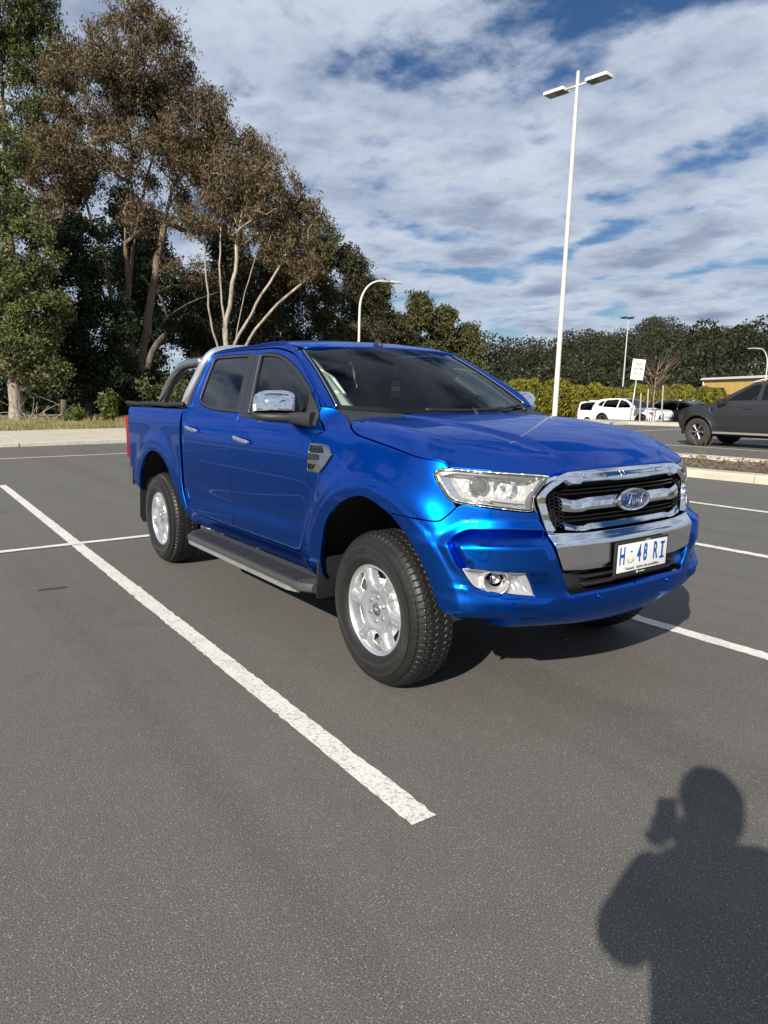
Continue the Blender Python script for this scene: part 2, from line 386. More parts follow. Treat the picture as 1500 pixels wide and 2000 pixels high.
SATIN=mat('satin chrome',(.55,.56,.58),.22,1.)
def worn(name,col,rough,sc=30,amp=.25,spec=.4,bump=.15):
    m=mat(name,col,rough,0,0,spec); t=NT(m); co=t.coord('Object'); n=t.noise(co,sc,5,.6); n2=t.noise(co,sc*14,2,.6)
    t.link(t.mix(n.outputs[0],tuple(c*(1-amp) for c in col),tuple(min(1,c*(1+amp)) for c in col)),t.b.inputs['Base Color'])
    t.link(t.math('ADD',t.math('MULTIPLY',n.outputs[0],.25),rough-.12),t.b.inputs['Roughness']); t.bump(n2.outputs[0],bump,.002); return m
BLACKP=worn('black plastic',(.022,.022,.024),.5)
GLOSSB=mat('gloss black',(.008,.008,.009),.12,0,.4)
RUBBER=worn('tyre rubber',(.011,.011,.011),.48,18,.3,.45,.12)
DARK=mat('underbody dark',(.010,.010,.011),.8)
LINER=mat('wheel liner',(.012,.012,.013),.75)
ALLOY=mat('silver alloy',(.62,.63,.65),.32,.75,.3)
PIPE=mat('polished steel tube',(.50,.49,.47),.16,1.)
GLASS_F=glassmat('front tinted glass',(.30,.34,.34)); GLASS_R=glassmat('dark tinted glass',(.05,.06,.06)); GLASS_W=glassmat('windscreen glass',(.86,.95,.91),0.,.52)
LENS=glassmat('clear lamp lens',(.95,.95,.95),.0,1.,1.42)
_t=NT(LENS); _o=_t.N['Material Output']; _src=_o.inputs[0].links[0].from_socket; _d=_t.new('ShaderNodeBsdfDiffuse'); _d.inputs[0].default_value=(.85,.86,.84,1); _m=_t.new('ShaderNodeMixShader'); _m.inputs[0].default_value=.07; _t.link(_src,_m.inputs[1]); _t.link(_d.outputs[0],_m.inputs[2]); _t.link(_m.outputs[0],_o.inputs[0])
REFL=mat('lamp reflector',(.85,.86,.88),.10,1.); BEZEL=mat('lamp bezel grey',(.10,.10,.105),.35,.2)
REDL=mat('red lamp',(.22,.003,.006),.12,0,1.)
TONNEAU=worn('tonneau vinyl',(.016,.016,.017),.6,12,.3,.4,.3)
STEPM=worn('side step grey plastic',(.045,.046,.047),.55,25,.35,.4,.3)
SEATM=worn('seat fabric',(.02,.02,.022),.8); DASHM=mat('dash',(.014,.014,.015),.6); TRIML=mat('pillar trim light',(.76,.77,.70),.7)
# ------------------------------------------------------------------ blue utility truck: panels
truck=empty('blue_utility_truck',(0,0,0))
tag(truck,'bright blue dual cab utility truck with chrome grille, parked between white bay lines','utility truck')
FARCH=[(-.462,.50),(-.452,.56),(-.409,.673),(-.38,.75),(-.292,.842),(-.176,.909),(-.039,.949),(.065,.941),(.174,.908),(.226,.888)]
BARCH=[(.226,.888),(.254,.870),(.323,.814),(.37,.761),(.42,.684),(.456,.611),(.485,.537),(.505,.507),(.535,.495)]
FSEAM=[(.226,.901),(.324,.899),(.389,.895),(.465,.892),(.487,.906),(.534,.954)]
HSEAM=[(.476,1.117),(.464,1.132),(.433,1.146),(.347,1.153),(.158,1.179),(-.075,1.209),(-.23,1.231),(-.308,1.257),(-.385,1.288)]
DFRONT=[(-.618,1.364),(-.616,1.314),(-.579,1.284),(-.525,1.251),(-.496,1.231),(-.544,1.221),(-.566,1.183),(-.583,1.141),(-.585,1.075),(-.589,1.009),(-.590,.80),(-.578,.60),(-.575,.538)]
BSEAM=[(-1.692,.538),(-1.678,.6),(-1.656,.789),(-1.634,.918),(-1.619,1.088),(-1.606,1.177),(-1.585,1.276),(-1.60,1.36),(-1.725,1.702),(-1.733,1.728)]
RDREAR=[(-2.516,1.735),(-2.512,1.577),(-2.508,1.443),(-2.494,1.335),(-2.512,1.284),(-2.522,1.239),(-2.517,1.143),(-2.506,1.016),(-2.504,.949),(-2.508,.819),(-2.508,.72),(-2.48,.633),(-2.416,.575),(-2.335,.541)]
DTOP=[(-1.733,1.728),(-1.5,1.724),(-1.35,1.708),(-1.2,1.680),(-1.079,1.641),(-.845,1.52),(-.683,1.428),(-.618,1.364)]
HEADL=[[(.417,1.094),(.428,1.108),(.445,1.113),(.48,1.114),(.596,1.109),(.791,1.100),(.953,1.089),(.985,1.085)],[(.985,1.085),(.935,1.041),(.90,.998),(.893,.965),(.893,.945)],[(.893,.945),(.881,.940),(.768,.950),(.649,.961),(.556,.967),(.521,.975),(.493,.99),(.469,1.018),(.442,1.053),(.421,1.081),(.417,1.094)]]
WINF=[[(-1.455,1.308),(-1.538,1.484),(-1.645,1.690)],[(-1.645,1.690),(-1.60,1.697),(-1.355,1.676),(-1.204,1.638),(-1.043,1.582),(-.877,1.507),(-.777,1.458),(-.70,1.405),(-.650,1.360),(-.632,1.315)],[(-.632,1.315),(-.70,1.290)],[(-.70,1.290),(-1.455,1.308)]]
WINR=[[(-1.634,1.312),(-1.700,1.45),(-1.825,1.704)],[(-1.825,1.704),(-2.147,1.709),(-2.43,1.705),(-2.455,1.69)],[(-2.455,1.69),(-2.44,1.582),(-2.412,1.43),(-2.40,1.395),(-2.36,1.37),(-2.27,1.346),(-2.014,1.320),(-1.634,1.312)]]
def Sf(u,z): return S(u,z)
_two=lambda nm,pt,m: [pobj(nm,pt,m,truck),pobj(nm,mirror_y(pt),m,truck)]
# front fenders
o=outline(FARCH,FSEAM,[(.534,.954),(.521,.973),(.493,.99),(.469,1.018),(.442,1.053),(.419,1.086),(.417,1.096),(.445,1.113),(.476,1.117)],HSEAM,[(-.385,1.288),(-.45,1.31),(-.529,1.335),(-.557,1.354),(-.618,1.364)],DFRONT,[(-.575,.538),(-.575,.50)],[(-.575,.50),(-.462,.50)])
_two('front_fender',patch(Sf,o,step=.017,flange=.022),PAINT)
# doors with their windows
def win_parts(parent,o,glass,pt,mir):
    mk=(lambda p:mirror_y(p)) if mir else (lambda p:p)
    tr=patch(Sf,o,[inset(o,.020)],step=.02,flange=.010,gap=.0005,off=.0015); a=pobj('window_trim',mk(tr),BLACKP,parent)
    gl=patch(Sf,inset(o,.016),step=.05,flange=0,off=-.008); pobj('window_glass',mk(gl),glass,parent)
wf=outline(*WINF); wr=outline(*WINR)
of=outline(DFRONT,[(-.575,.538),(-1.692,.538)],BSEAM,DTOP); orr=outline([(-2.335,.541),(-1.692,.538)],BSEAM,[(-1.733,1.728),(-2.1,1.738),(-2.516,1.735)],RDREAR)
apf=outline([(-1.455,1.308),(-1.538,1.484),(-1.645,1.690)],[(-1.645,1.690),(-1.722,1.697)],[(-1.722,1.697),(-1.60,1.40),(-1.578,1.309)],[(-1.578,1.309),(-1.455,1.308)])
apr=outline([(-1.634,1.312),(-1.588,1.310)],[(-1.588,1.310),(-1.61,1.40),(-1.730,1.698)],[(-1.730,1.698),(-1.825,1.704)],[(-1.825,1.704),(-1.700,1.45),(-1.634,1.312)])
beltf=outline([(-.60,1.262),(-.63,1.312)],[(-.63,1.312),(-.70,1.290),(-1.578,1.309)],[(-1.578,1.309),(-1.582,1.286)],[(-1.582,1.286),(-1.0,1.277),(-.60,1.262)])
pf=patch(Sf,of,[wf],step=.028,flange=.02); pr=patch(Sf,orr,[wr],step=.028,flange=.02)
def handle(parent,u,z,mir):
    s=-1 if mir else 1; mb=MB(); L=.115
    P=[];
    for t in np.linspace(-1,1,15):
        x=u+L*t; zz=z-.012*t; b=float(S(x,zz)[1]); outw=.034*(1-abs(t)**4*.55); w=.0165*(1-.25*t*t)*(1 if abs(t)<.99 else .7)
        a=np.linspace(0,2*np.pi,12,endpoint=False); P.append(np.stack([np.full(12,x),b-outw+.011*np.sin(a),zz+w*np.cos(a)],-1)*np.array([1,s,1]))
    mb.loft(P); 
    h=mb.build('door_handle',CHROME,parent)
    # the cup behind it: shallow bowl of the same paint
    q=[]
    for r in np.linspace(1,.05,7):
        a=np.linspace(0,2*np.pi,28,endpoint=False); xx=u+.01+.062*r*np.cos(a); z2=z+.052*r*np.sin(a); n=np.stack([xx,S(xx,z2)[:,1]-.0015+.004*(1-r*r)*0,z2],-1); q.append(n*np.array([1,s,1]))
    mc=MB(); mc.loft(q,cap=False); c=mc.build('handle_cup',CUP,h)
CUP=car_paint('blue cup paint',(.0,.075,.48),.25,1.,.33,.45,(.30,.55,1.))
for mir in (False,True):
    mk=mirror_y if mir else (lambda p:p)
    d=pobj('front_door',mk(pf),PAINT,truck); win_parts(d,wf,GLASS_F,pf,mir); pobj('pillar_trim',mk(patch(Sf,apf,step=.04,gap=.001,off=.002,flange=.01)),BLACKP,d)
    st=outline([(-1.448,1.318),(-1.528,1.484),(-1.632,1.684)],[(-1.632,1.684),(-1.645,1.684)],[(-1.645,1.684),(-1.541,1.484),(-1.461,1.318)],[(-1.461,1.318),(-1.448,1.318)],step=.006)
    pobj('bright_strip',mk(patch(Sf,st,step=.02,gap=.0002,off=.006,flange=.006,round_=.0015)),SATIN,d)
    pobj('belt_trim',mk(patch(Sf,beltf,step=.03,gap=.001,off=.004,flange=.01)),BLACKP,d); handle(d,-1.43,1.148,mir)
    d=pobj('rear_door',mk(pr),PAINT,truck); win_parts(d,wr,GLASS_R,pr,mir); pobj('pillar_trim',mk(patch(Sf,apr,step=.04,gap=.001,off=.002,flange=.01)),BLACKP,d); handle(d,-2.31,1.182,mir)
    st=outline([(-2.434,1.69),(-2.42,1.582),(-2.392,1.44),(-2.378,1.405)],[(-2.378,1.405),(-2.390,1.400)],[(-2.390,1.400),(-2.404,1.44),(-2.432,1.582),(-2.446,1.69)],[(-2.446,1.69),(-2.434,1.69)],step=.006)
    pobj('bright_strip',mk(patch(Sf,st,step=.02,gap=.0002,off=.004,flange=.006,round_=.0015)),SATIN,d)
# sill below the doors
o=outline([(-2.52,.44),(-.47,.44)],[(-.47,.44),(-.465,.505)],[(-.465,.505),(-.572,.505),(-.572,.533)],[(-.572,.533),(-2.34,.536)],[(-2.34,.536),(-2.42,.57),(-2.482,.628)],[(-2.482,.628),(-2.545,.60),(-2.52,.44)])
_two('sill',patch(Sf,o,step=.03,flange=.02),PAINT)
# cab corner and roof rail
o=outline([(-2.545,.605),(-2.487,.633)],RDREAR[:-2][::-1],[(-2.516,1.735),(-2.1,1.738),(-1.733,1.731)],[(-1.733,1.731),(-1.5,1.727),(-1.35,1.711),(-1.2,1.683),(-1.155,1.668)],[(-1.155,1.668),(-1.175,1.700)],[(-1.175,1.700),(-1.24,1.728),(-1.4,1.755),(-1.77,1.774),(-2.23,1.774),(-2.45,1.765),(-2.55,1.748)],[(-2.55,1.748),(-2.575,1.69),(-2.578,1.4),(-2.578,1.31),(-2.578,1.0),(-2.57,.75),(-2.545,.605)])
_two('cab_corner',patch(Sf,o,step=.026,flange=.02),PAINT)
# windscreen and its pillars
def lerp(a,b,t): return np.asarray(a)*(1-t)+np.asarray(b)*t
WB=lambda s: np.stack([-.574+.20*(1-np.abs(s)**2.3),.736*s,1.352-.035*(1-s*s)],-1)
WT=lambda s: np.stack([-1.195+.075*(1-s*s),.604*s,1.700+.026*(1-s*s)],-1)
def Wf(s,t):
    s=np.asarray(s,float);t=np.asarray(t,float)
    P=WB(s)*(1-t)[...,None]+WT(s)*t[...,None]; b=.022*4*t*(1-t)*(1-.35*s*s); return P+b[...,None]*np.array([.5,0,.86])
def grid_obj(name,f,sa,sb,m,parent,flip=False):
    A,B=np.meshgrid(sa,sb,indexing='ij'); Q=np.stack([A.ravel(),B.ravel()],-1); V=f(Q[:,0],Q[:,1]); N=surf_n(f,Q,.003); na,nb=len(sa),len(sb)
    F=np.array([(i*nb+j,(i+1)*nb+j,(i+1)*nb+j+1,i*nb+j+1) for i in range(na-1) for j in range(nb-1)])
    return mesh(name,V,F,m,parent,True,N)
ws=grid_obj('windscreen',Wf,np.linspace(-1,1,41),np.linspace(0,1,25),GLASS_W,truck)
def frit(s,t): return Wf(s,t)-np.array([.004,0,.008])
FR=mat('windscreen frit',(.008,.009,.010),.5)
mb=MB()
for (a0,a1,b0,b1) in ((-1,-.955,0,1),(.955,1,0,1),(-.955,.955,.955,1),(-.955,.955,0,.075)):
    sa=np.linspace(a0,a1,24 if a1-a0>.5 else 3); sb=np.linspace(b0,b1,24 if b1-b0>.5 else 3); A,B=np.meshgrid(sa,sb,indexing='ij'); nb=len(sb)
    mb.add(frit(A.ravel(),B.ravel()),[(i*nb+j,(i+1)*nb+j,(i+1)*nb+j+1,i*nb+j+1) for i in range(len(sa)-1) for j in range(nb-1)])
mb.build('screen_border',FR,ws,fix=False)
_dt=resample(catm(np.array([(-.618,1.364),(-.683,1.428),(-.845,1.52),(-1.079,1.641),(-1.172,1.676)])),.02)
def pillar_sheet():
    k=len(_dt); t=np.linspace(0,1,k); A=S(_dt[:,0]+.004,_dt[:,1]); Bq=Wf(np.full(k,-1.0),np.clip((_dt[:,1]-1.364)/(1.676-1.364),0,1)*.995); rows=[]
    for w in np.linspace(0,1,9):
        q=A*(1-w)+Bq*w; bul=.014*math.sin(math.pi*w)**.8; n=np.array([.45,-.75,.35]); n/=np.linalg.norm(n); rows.append(q+n*bul)
    rows.append(Bq+np.array([-.02,.01,-.02]))
    rows.insert(0,A+np.array([0,.02,0]))
    return np.array(rows)
def strip(rows):
    a,b=rows.shape[:2]; return rows.reshape(-1,3),[(i*b+j,i*b+j+1,(i+1)*b+j+1,(i+1)*b+j) for i in range(a-1) for j in range(b-1)]
V,F=strip(pillar_sheet())
for s in (1,-1):
    o=MB().add(V*np.array([1,s,1]),F).build('windscreen_pillar',PAINT,truck)
    # grey seal along the glass edge
    q=Wf(np.full(20,-1.0*s),np.linspace(0.02,.98,20))+np.array([.004,0,.004]); MB().tube(q,.005,6).build('glass_seal',SATIN,o)
# bonnet
_hs=S(*np.array(catm(np.array(HSEAM))).T)[::-1]                       # rear to front along the side seam
_lip=np.array([(.596,1.112),(.70,1.108),(.791,1.103),(.87,1.098),(.953,1.092),(.985,1.089)]); _l3=S(_lip[:,0],_lip[:,1])
_gl=np.array([(-.44,1.091),(-.413,1.099),(-.387,1.104),(-.288,1.107),(-.15,1.109),(0,1.110)])
def front_u(y,z):
    y=-np.abs(np.asarray(y,float)); us=np.linspace(.45,UC,260)
    z=np.asarray(z,float)*np.ones_like(y); sh=y.shape; y=y.ravel(); zr=z.ravel(); u=np.interp(y,base(us)[1],us)
    for _ in range(5):
        u=np.clip(u+(y-S(u,zr)[:,1])/np.maximum(.15,base(u)[2]),.3,UC)
    return u.reshape(sh)
def Ff(y,z,off=0.):
    y=np.asarray(y,float); z=np.asarray(z,float)*np.ones_like(y); u=front_u(y,z); P=S(u,z); return np.stack([P[...,0]+off,y,z],-1)
_g3=Ff(_gl[:,0],_gl[:,1]); edge=np.vstack([_hs,_l3,_g3[1:]]); edge=np.vstack([edge[:1],resample(edge,.012)[1:]])
edge2=np.vstack([edge,(edge[::-1]*np.array([1,-1,1]))[1:]])
_hc=pchip([-.55,-.42,-.2,0,.2,.4,.55,.66,.75,.80],[1.322,1.317,1.303,1.284,1.256,1.218,1.182,1.154,1.135,1.128])
_hk=pchip([-.55,-.46,-.23,.08,.33,.49,.60,.80],[1.310,1.306,1.294,1.262,1.214,1.17,1.14,1.09])
def Hf(x,y):
    x=np.asarray(x,float);y=np.asarray(y,float); a=np.abs(y); c=_hc(x); k=_hk(x); w=np.clip(a/.70,0,1.3)
    top=c+(k-c)*w**2.0
    # raised centre between two creases that run in towards the badge
    yc=.40-.12*sst(-.45,.65,x); top=top+.010*(1-sst(yc-.004,yc+.045,a))*(1-sst(.45,.68,x))-.003*np.exp(-((a-yc-.05)/.03)**2)*(1-sst(.4,.65,x))
    Q=np.stack([x.ravel(),y.ravel()],-1); d,i,t=segdist(Q,edge2[:,:2],False); ze=edge2[i,2]*(1-t)+edge2[np.minimum(i+1,len(edge2)-1),2]*t
    q=np.clip(d/.17,0,1); g=1-(1-q)**2.3; z=ze+(np.maximum(top.ravel(),ze)-ze)*g
    return np.stack([x,y,z.reshape(x.shape)],-1)
rear=np.array([(-.385,-.775),(-.43,-.70),(-.46,-.6),(-.475,-.4),(-.475,0)]); rear=np.vstack([rear,(rear[::-1]*np.array([1,-1]))[1:]])
e2=edge2[:,:2]; oh=outline(e2[::3] if (len(e2)-1)%3==0 else np.vstack([e2[::3],e2[-1:]]),np.vstack([e2[-1:],catm(rear)[::-1][1:-1],e2[:1]]),step=.016)
ft=[]
for s in (1,-1):
    for dlt in (-.004,.02,.045): x=np.linspace(-.46,.66,60); ft.append(np.stack([x,s*(.40-.12*sst(-.45,.65,x)+dlt)],-1))
hood=pobj('bonnet',patch(Hf,oh,feats=ft,step=.026,flange=.03,gap=.003,round_=.004),PAINT,truck)
# roof
rz=pchip([-2.58,-2.4,-2.1,-1.8,-1.5,-1.3,-1.15],[1.752,1.775,1.796,1.802,1.792,1.768,1.735])
def Rf(x,y):
    x=np.asarray(x,float);y=np.asarray(y,float); a=np.abs(y); z=rz(x)-.022*(a/.6)**2.2-.014*sst(.52,.60,a); 
    z=z+.006*np.exp(-((a-.30)/.05)**2)*sst(-1.35,-1.55,x)*0
    return np.stack([x,y,z-.045*sst(-1.26,-1.10,x)**2*0],-1)
rf=np.array([(-1.125,0),(-1.14,-.3),(-1.175,-.52),(-1.205,-.585)]); 
orf=outline(np.vstack([rf[::-1],(rf*np.array([1,-1]))[1:]]),[(-1.205,.585),(-1.4,.592),(-2.3,.590),(-2.52,.575)],[(-2.52,.575),(-2.56,.5),(-2.575,0),(-2.56,-.5),(-2.52,-.575)],[(-2.52,-.575),(-2.3,-.590),(-1.4,-.592),(-1.205,-.585)],step=.02)
pobj('roof',patch(Rf,orf,step=.04,flange=.03,gap=.001,round_=.006),PAINT,truck)
for s in (1,-1):
    xs=np.linspace(-2.50,-1.26,40); P=[]
    for x in xs:
        yy=-(.598-.004*0) ; z0=float(rz(x))-.056
        P.append((x,s*yy,z0))
    MB().tube(np.array(P),.014,8).build('roof_channel',BLACKP,truck)
# tray sides
BEDF=[(-2.520,.497),(-2.559,.60),(-2.597,.70),(-2.620,.80),(-2.633,.906),(-2.638,1.056),(-2.634,1.179),(-2.616,1.252),(-2.590,1.30),(-2.575,1.326)]
RARCH=[(-3.700,.592),(-3.690,.64),(-3.641,.754),(-3.574,.827),(-3.475,.894),(-3.346,.946),(-3.252,.961),(-3.142,.956),(-3.019,.919),(-2.925,.864),(-2.855,.802),(-2.789,.733),(-2.709,.661),(-2.626,.576),(-2.585,.527),(-2.520,.497)]
o=outline(RARCH,BEDF,[(-2.575,1.326),(-3.3,1.330),(-4.06,1.327)],[(-4.06,1.327),(-4.085,1.31),(-4.095,1.26),(-4.088,1.236)],[(-4.088,1.236),(-4.045,1.118),(-4.05,1.0),(-4.08,.846)],[(-4.08,.846),(-4.09,.76),(-4.05,.68),(-3.98,.66)],[(-3.98,.66),(-3.8,.615),(-3.700,.592)])
_two('tray_side',patch(Sf,o,step=.020,flange=.03,gap=.002,round_=.006),PAINT)
# tail lamps wrap the rear corner, tailgate closes the tray
for s in (1,-1):
    mb=MB(); rings=[]
    for z,xo in zip(np.linspace(.846,1.236,12),[.0,.03,.045,.052,.055,.055,.055,.055,.055,.05,.045,.01]):
        xf=np.interp(z,[.846,1.0,1.118,1.236],[-4.08,-4.05,-4.045,-4.088]); xb=-4.15-.01*math.sin((z-.85)*8)
        rings.append(np.array([(xf+.03,-.84,z),(xf+.004,-.885,z),(xf-.02,-.896,z),(xb+.02,-.885,z),(xb-.012,-.85,z),(xb-.012,-.74,z),(xf,-.74,z)])*np.array([1,s,1]))
    mb.loft(rings); mb.build('tail_lamp',REDL,truck,angle=60)
mb=MB(); mb.box((-4.12,0,1.02),(.06,1.44,.62),bev=.02); tg=mb.build('tailgate',PAINT,truck,angle=40)
mb=MB(); P=[]
for y in np.linspace(-.90,.90,25):
    xb=-4.20+.16*max(0,(abs(y)-.62)/.28)**2.2; P.append(np.array([(xb+.10,y,.60),(xb,y,.62),(xb-.02,y,.70),(xb,y,.765),(xb+.12,y,.77)]))
mb.loft(P); mb.build('rear_bumper',CHROME,truck,angle=35)
# ------------------------------------------------------------------ blue utility truck: front end
PODE=resample(np.vstack([catm(np.array([(.588,.698),(.572,.709),(.548,.754),(.531,.789),(.522,.810)])),catm(np.array([(.524,.822),(.536,.833),(.560,.849),(.583,.859),(.610,.864)])),[(.777,.866),(.929,.859),(.952,.850),(.985,.800)]]),.006)   # left and top edge of the raised corner
PODP=np.vstack([PODE,[(1.03,.70),(1.06,.60),(.70,.60)]]); PODP=PODP if area2(PODP)>0 else PODP[::-1]
def pod_e(u,z):
    Q=np.stack([np.ravel(u),np.ravel(z)],-1); d=segdist(Q,PODE,False)[0]; return np.where(inside(Q,PODP),d,-d).reshape(np.shape(u))
PODW=lambda u: np.interp(u,[.52,.60,.66],[.030,.040,.060])
CREA=pchip([.50,.56,.613,.636,.742,.851,.925,.955,1.0],[.625,.622,.616,.600,.578,.564,.552,.552,.56])
def bump_d(u,z):
    u=np.asarray(u,float); z=np.asarray(z,float)*np.ones_like(u); u=u*np.ones_like(z); e=pod_e(u,z)
    fr=sst(1.0,.945,u); dn=sst(.63,.70,z)
    pod=(-.020*sst(0,.005,e)+.038*np.clip((e-.004)/PODW(u),0,1)*(e>0))*fr*np.where(e>0,dn,1)
    lip=.009*sst(-.045,-.001,e)*(1-sst(-.001,.003,e))*fr*sst(.66,.74,z)
    zc=CREA(u); low=.022*(1-sst(zc-.004,zc+.020,z))*sst(.50,.70,u)*sst(1.0,.88,u)*sst(.485,.52,z)
    mid=sst(1.03,1.12,u); shelf=-.030*sst(.562,.592,z)*mid
    return pod+lip+low+shelf
def Bf(u,z):
    d,x,y,nx,ny=dd(u,z); d=d+bump_d(u,z); return np.stack([x+nx*d,y+ny*d,np.broadcast_to(np.asarray(z,float),np.shape(x))],-1)
FOG=[[(.584,.702),(.61,.704),(.739,.694),(.855,.686),(.850,.676)],[(.850,.676),(.870,.636),(.890,.583)],[(.890,.583),(.814,.592),(.741,.602),(.663,.615),(.635,.628),(.615,.652),(.584,.702)]]
INTR=[(1.055,.598),(1.068,.580),(1.10,.578),(1.25,.583),(UC,.585)]
ob=outline(BARCH,[(.535,.495),(.605,.490),(.708,.485),(.897,.479),(1.0,.474),(1.2,.470),(UC,.468)],[(UC,.468),(UC,.585)],INTR[::-1],[(1.055,.598),(1.016,.682),(.999,.732),(.972,.793),(.95,.853),(.93,.893),(.896,.938)],[(.896,.938),(.881,.936),(.768,.946),(.649,.957),(.556,.964),(.534,.954)],FSEAM[::-1],[(.226,.901),(.226,.888)])
fe=[]
_pn=np.gradient(PODE,axis=0); _pn/=np.linalg.norm(_pn,axis=1)[:,None]; _pn=np.stack([_pn[:,1],-_pn[:,0]],-1)
for k in (-.004,-.0008,.0008,.0042,.0056):
    fe.append(PODE+_pn*k)
for k in (.0028,.0052): fe.append((PODE+_pn*(PODW(PODE[:,0])+k)[:,None])[(PODE[:,1]>.72)&(PODE[:,0]<.94)][::2])
us2=np.linspace(.60,.98,70)
for k in (-.004,.020): fe.append(np.stack([us2,CREA(us2)+k],-1))
fe.append(np.stack([np.linspace(1.09,UC-.01,30),np.full(30,.562)],-1))
fog=outline(*FOG,step=.008)
pb=patch(Bf,ob,[fog],feats=fe,step=.014,flange=.025,gap=.002,free=lambda P:np.abs(P[:,0]-UC)<1e-4)
bumper=pobj('front_bumper',join(pb,mirror_y(pb)),PAINT,truck)
# under-lip, silver skid pieces
SKID=worn('skid grey',(.30,.30,.31),.45,20,.2)
mb=MB(); P=[]
for y in np.linspace(-.62,.62,31):
    x=float(Ff(np.array([y]),np.array([.475]))[0,0]); w=.5+.5*math.cos(math.pi*min(1,abs(y)/.62)); P.append(np.array([(x-.005,y,.478),(x-.03,y,.455-.02*w),(x-.075,y,.425-.03*w),(x-.22,y,.40-.03*w),(x-.22,y,.47)]))
mb.loft(P); mb.build('lower_valance',PAINT,bumper,angle=40)
# parking sensors
for (y,z) in ((-.254,.548),(.254,.548)):
    c=Ff(np.array([y]),np.array([z]))[0]; MB().lathe([(.0,.004),(.009,.004),(.0105,.001),(.012,.003),(.013,-.004)],20,'x',c).build('parking_sensor',PAINT,bumper,angle=30)
for s in (1,-1):
    c=Bf(np.array([.789]),np.array([.553]))[0]; n=surf_n(Bf,np.array([[.789,.553]]))[0]; o=MB().lathe([(.0,.004),(.009,.004),(.0105,.001),(.012,.003),(.013,-.004)],20,'x').build('parking_sensor',PAINT,bumper,angle=30)
    o.location=(c[0],c[1]*s,c[2]); o.rotation_euler=(0,0,math.atan2(n[1]*s,n[0]))
# fog lamps in silver surrounds
FOGS=mat('fog surround silver',(.52,.52,.53),.34,.55)
def Fogf(u,z):
    d,x,y,nx,ny=dd(u,z); r=np.hypot((u-.725)/1.05,z-.648); dep=-.010-.034*sst(.0,.06,sdist(np.stack([np.ravel(u),np.ravel(z)],-1),fog).reshape(np.shape(u)))
    dep=dep+.003*np.sin(np.asarray(u)*260+np.asarray(z)*120)*sst(.065,.075,r)*sst(.012,.03,sdist(np.stack([np.ravel(u),np.ravel(z)],-1),fog).reshape(np.shape(u)))+.020*np.exp(-((r-.052)/.010)**2)-.03*(1-sst(.03,.050,r)); return np.stack([x+nx*(d+dep),y+ny*(d+dep),np.broadcast_to(np.asarray(z,float),np.shape(x))],-1)
aa=np.linspace(0,2*np.pi,40); pg=patch(Fogf,inset(fog,-.001),[np.stack([.725+.034*np.cos(aa[:-1]),.648+.032*np.sin(aa[:-1])],-1)],feats=[np.stack([.725+r*np.cos(aa),.648+r*.96*np.sin(aa)],-1) for r in (.042,.050,.060)],step=.010,flange=.0,gap=.0,round_=.0)
fn=surf_n(Sf,np.array([[.725,.648]]))[0]; fc=S(.725,.648)-fn*.050
for s in (1,-1):
    a=pobj('fog_lamp',pg if s==1 else mirror_y(pg),FOGS,truck)
    o=MB().lathe([(.036,.02),(.036,-.02),(.030,-.025),(.0,-.03)],24,'x').build('lamp_tube',GLOSSB,a); o2=MB().lathe([(.0,.016),(.012,.013),(.022,.006),(.027,-.004)],24,'x').build('lamp_bulb_lens',REFL,a)
    for q in (o,o2): q.location=(fc[0],fc[1]*s,fc[2]); q.rotation_euler=(0,0,math.atan2(fn[1]*s,fn[0])*.55)
    # chrome upper lip
    st=outline([(.590,.703),(.65,.703),(.739,.694),(.86,.686)],[(.86,.686),(.85,.678)],[(.85,.678),(.739,.681),(.65,.690),(.60,.694)],[(.60,.694),(.590,.703)],step=.006); ps=patch(Sf,st,step=.012,flange=.03,gap=.0,off=-.002); pobj('bright_lip',ps if s==1 else mirror_y(ps),CHROME,a)
# head lamps
hl=outline(*HEADL,step=.012)
def Hl(dep,k=.045):
    def f(u,z):
        d,x,y,nx,ny=dd(u,z); e=sdist(np.stack([np.ravel(u),np.ravel(z)],-1),hl).reshape(np.shape(u)); q=d-.004-dep*sst(0,k,e); return np.stack([x+nx*q,y+ny*q,np.broadcast_to(np.asarray(z,float),np.shape(x))],-1)
    return f
plens=patch(Sf,inset(hl,.003),step=.03,flange=.02,off=.001,gap=.002,round_=.005); pback=patch(Hl(.075),hl,feats=[inset(hl,.02),inset(hl,.045)],step=.018,flange=0,gap=0,round_=0)
pgask=patch(Sf,inset(hl,.001),[inset(hl,.010)],step=.012,flange=.03,gap=.0005,off=-.003)
HREFL=mat('head lamp reflector',(.86,.87,.86),.22,.55); _t=NT(HREFL); _c=_t.coord('Object',(9,9,9)); _v=_t.new('ShaderNodeTexVoronoi'); _v.inputs['Scale'].default_value=5; _t.link(_c,_v.inputs[0]); _t.bump(_v.outputs['Distance'],.45,.02)
strip1=outline([(.437,1.085),(.466,1.047),(.508,.998),(.535,.981),(.565,.976),(.649,.972),(.768,.960),(.872,.949)],[(.872,.949),(.858,.960)],[(.858,.960),(.768,.972),(.648,.983),(.575,.990),(.545,1.001),(.515,1.035),(.485,1.085)],[(.485,1.085),(.437,1.085)],step=.007)
bez=outline([(.985,1.083),(.94,1.041),(.905,.998),(.897,.95)],[(.897,.95),(.868,.955)],[(.868,.955),(.872,.985),(.885,1.01),(.925,1.055),(.940,1.085)],[(.940,1.085),(.985,1.083)],step=.008)
AMB=mat('indicator lens',(.75,.70,.66),.08,.6)
ind=outline([(.70,.994),(.85,.982)],[(.85,.982),(.862,.968)],[(.862,.968),(.768,.976),(.69,.984)],[(.69,.984),(.70,.994)],step=.007)
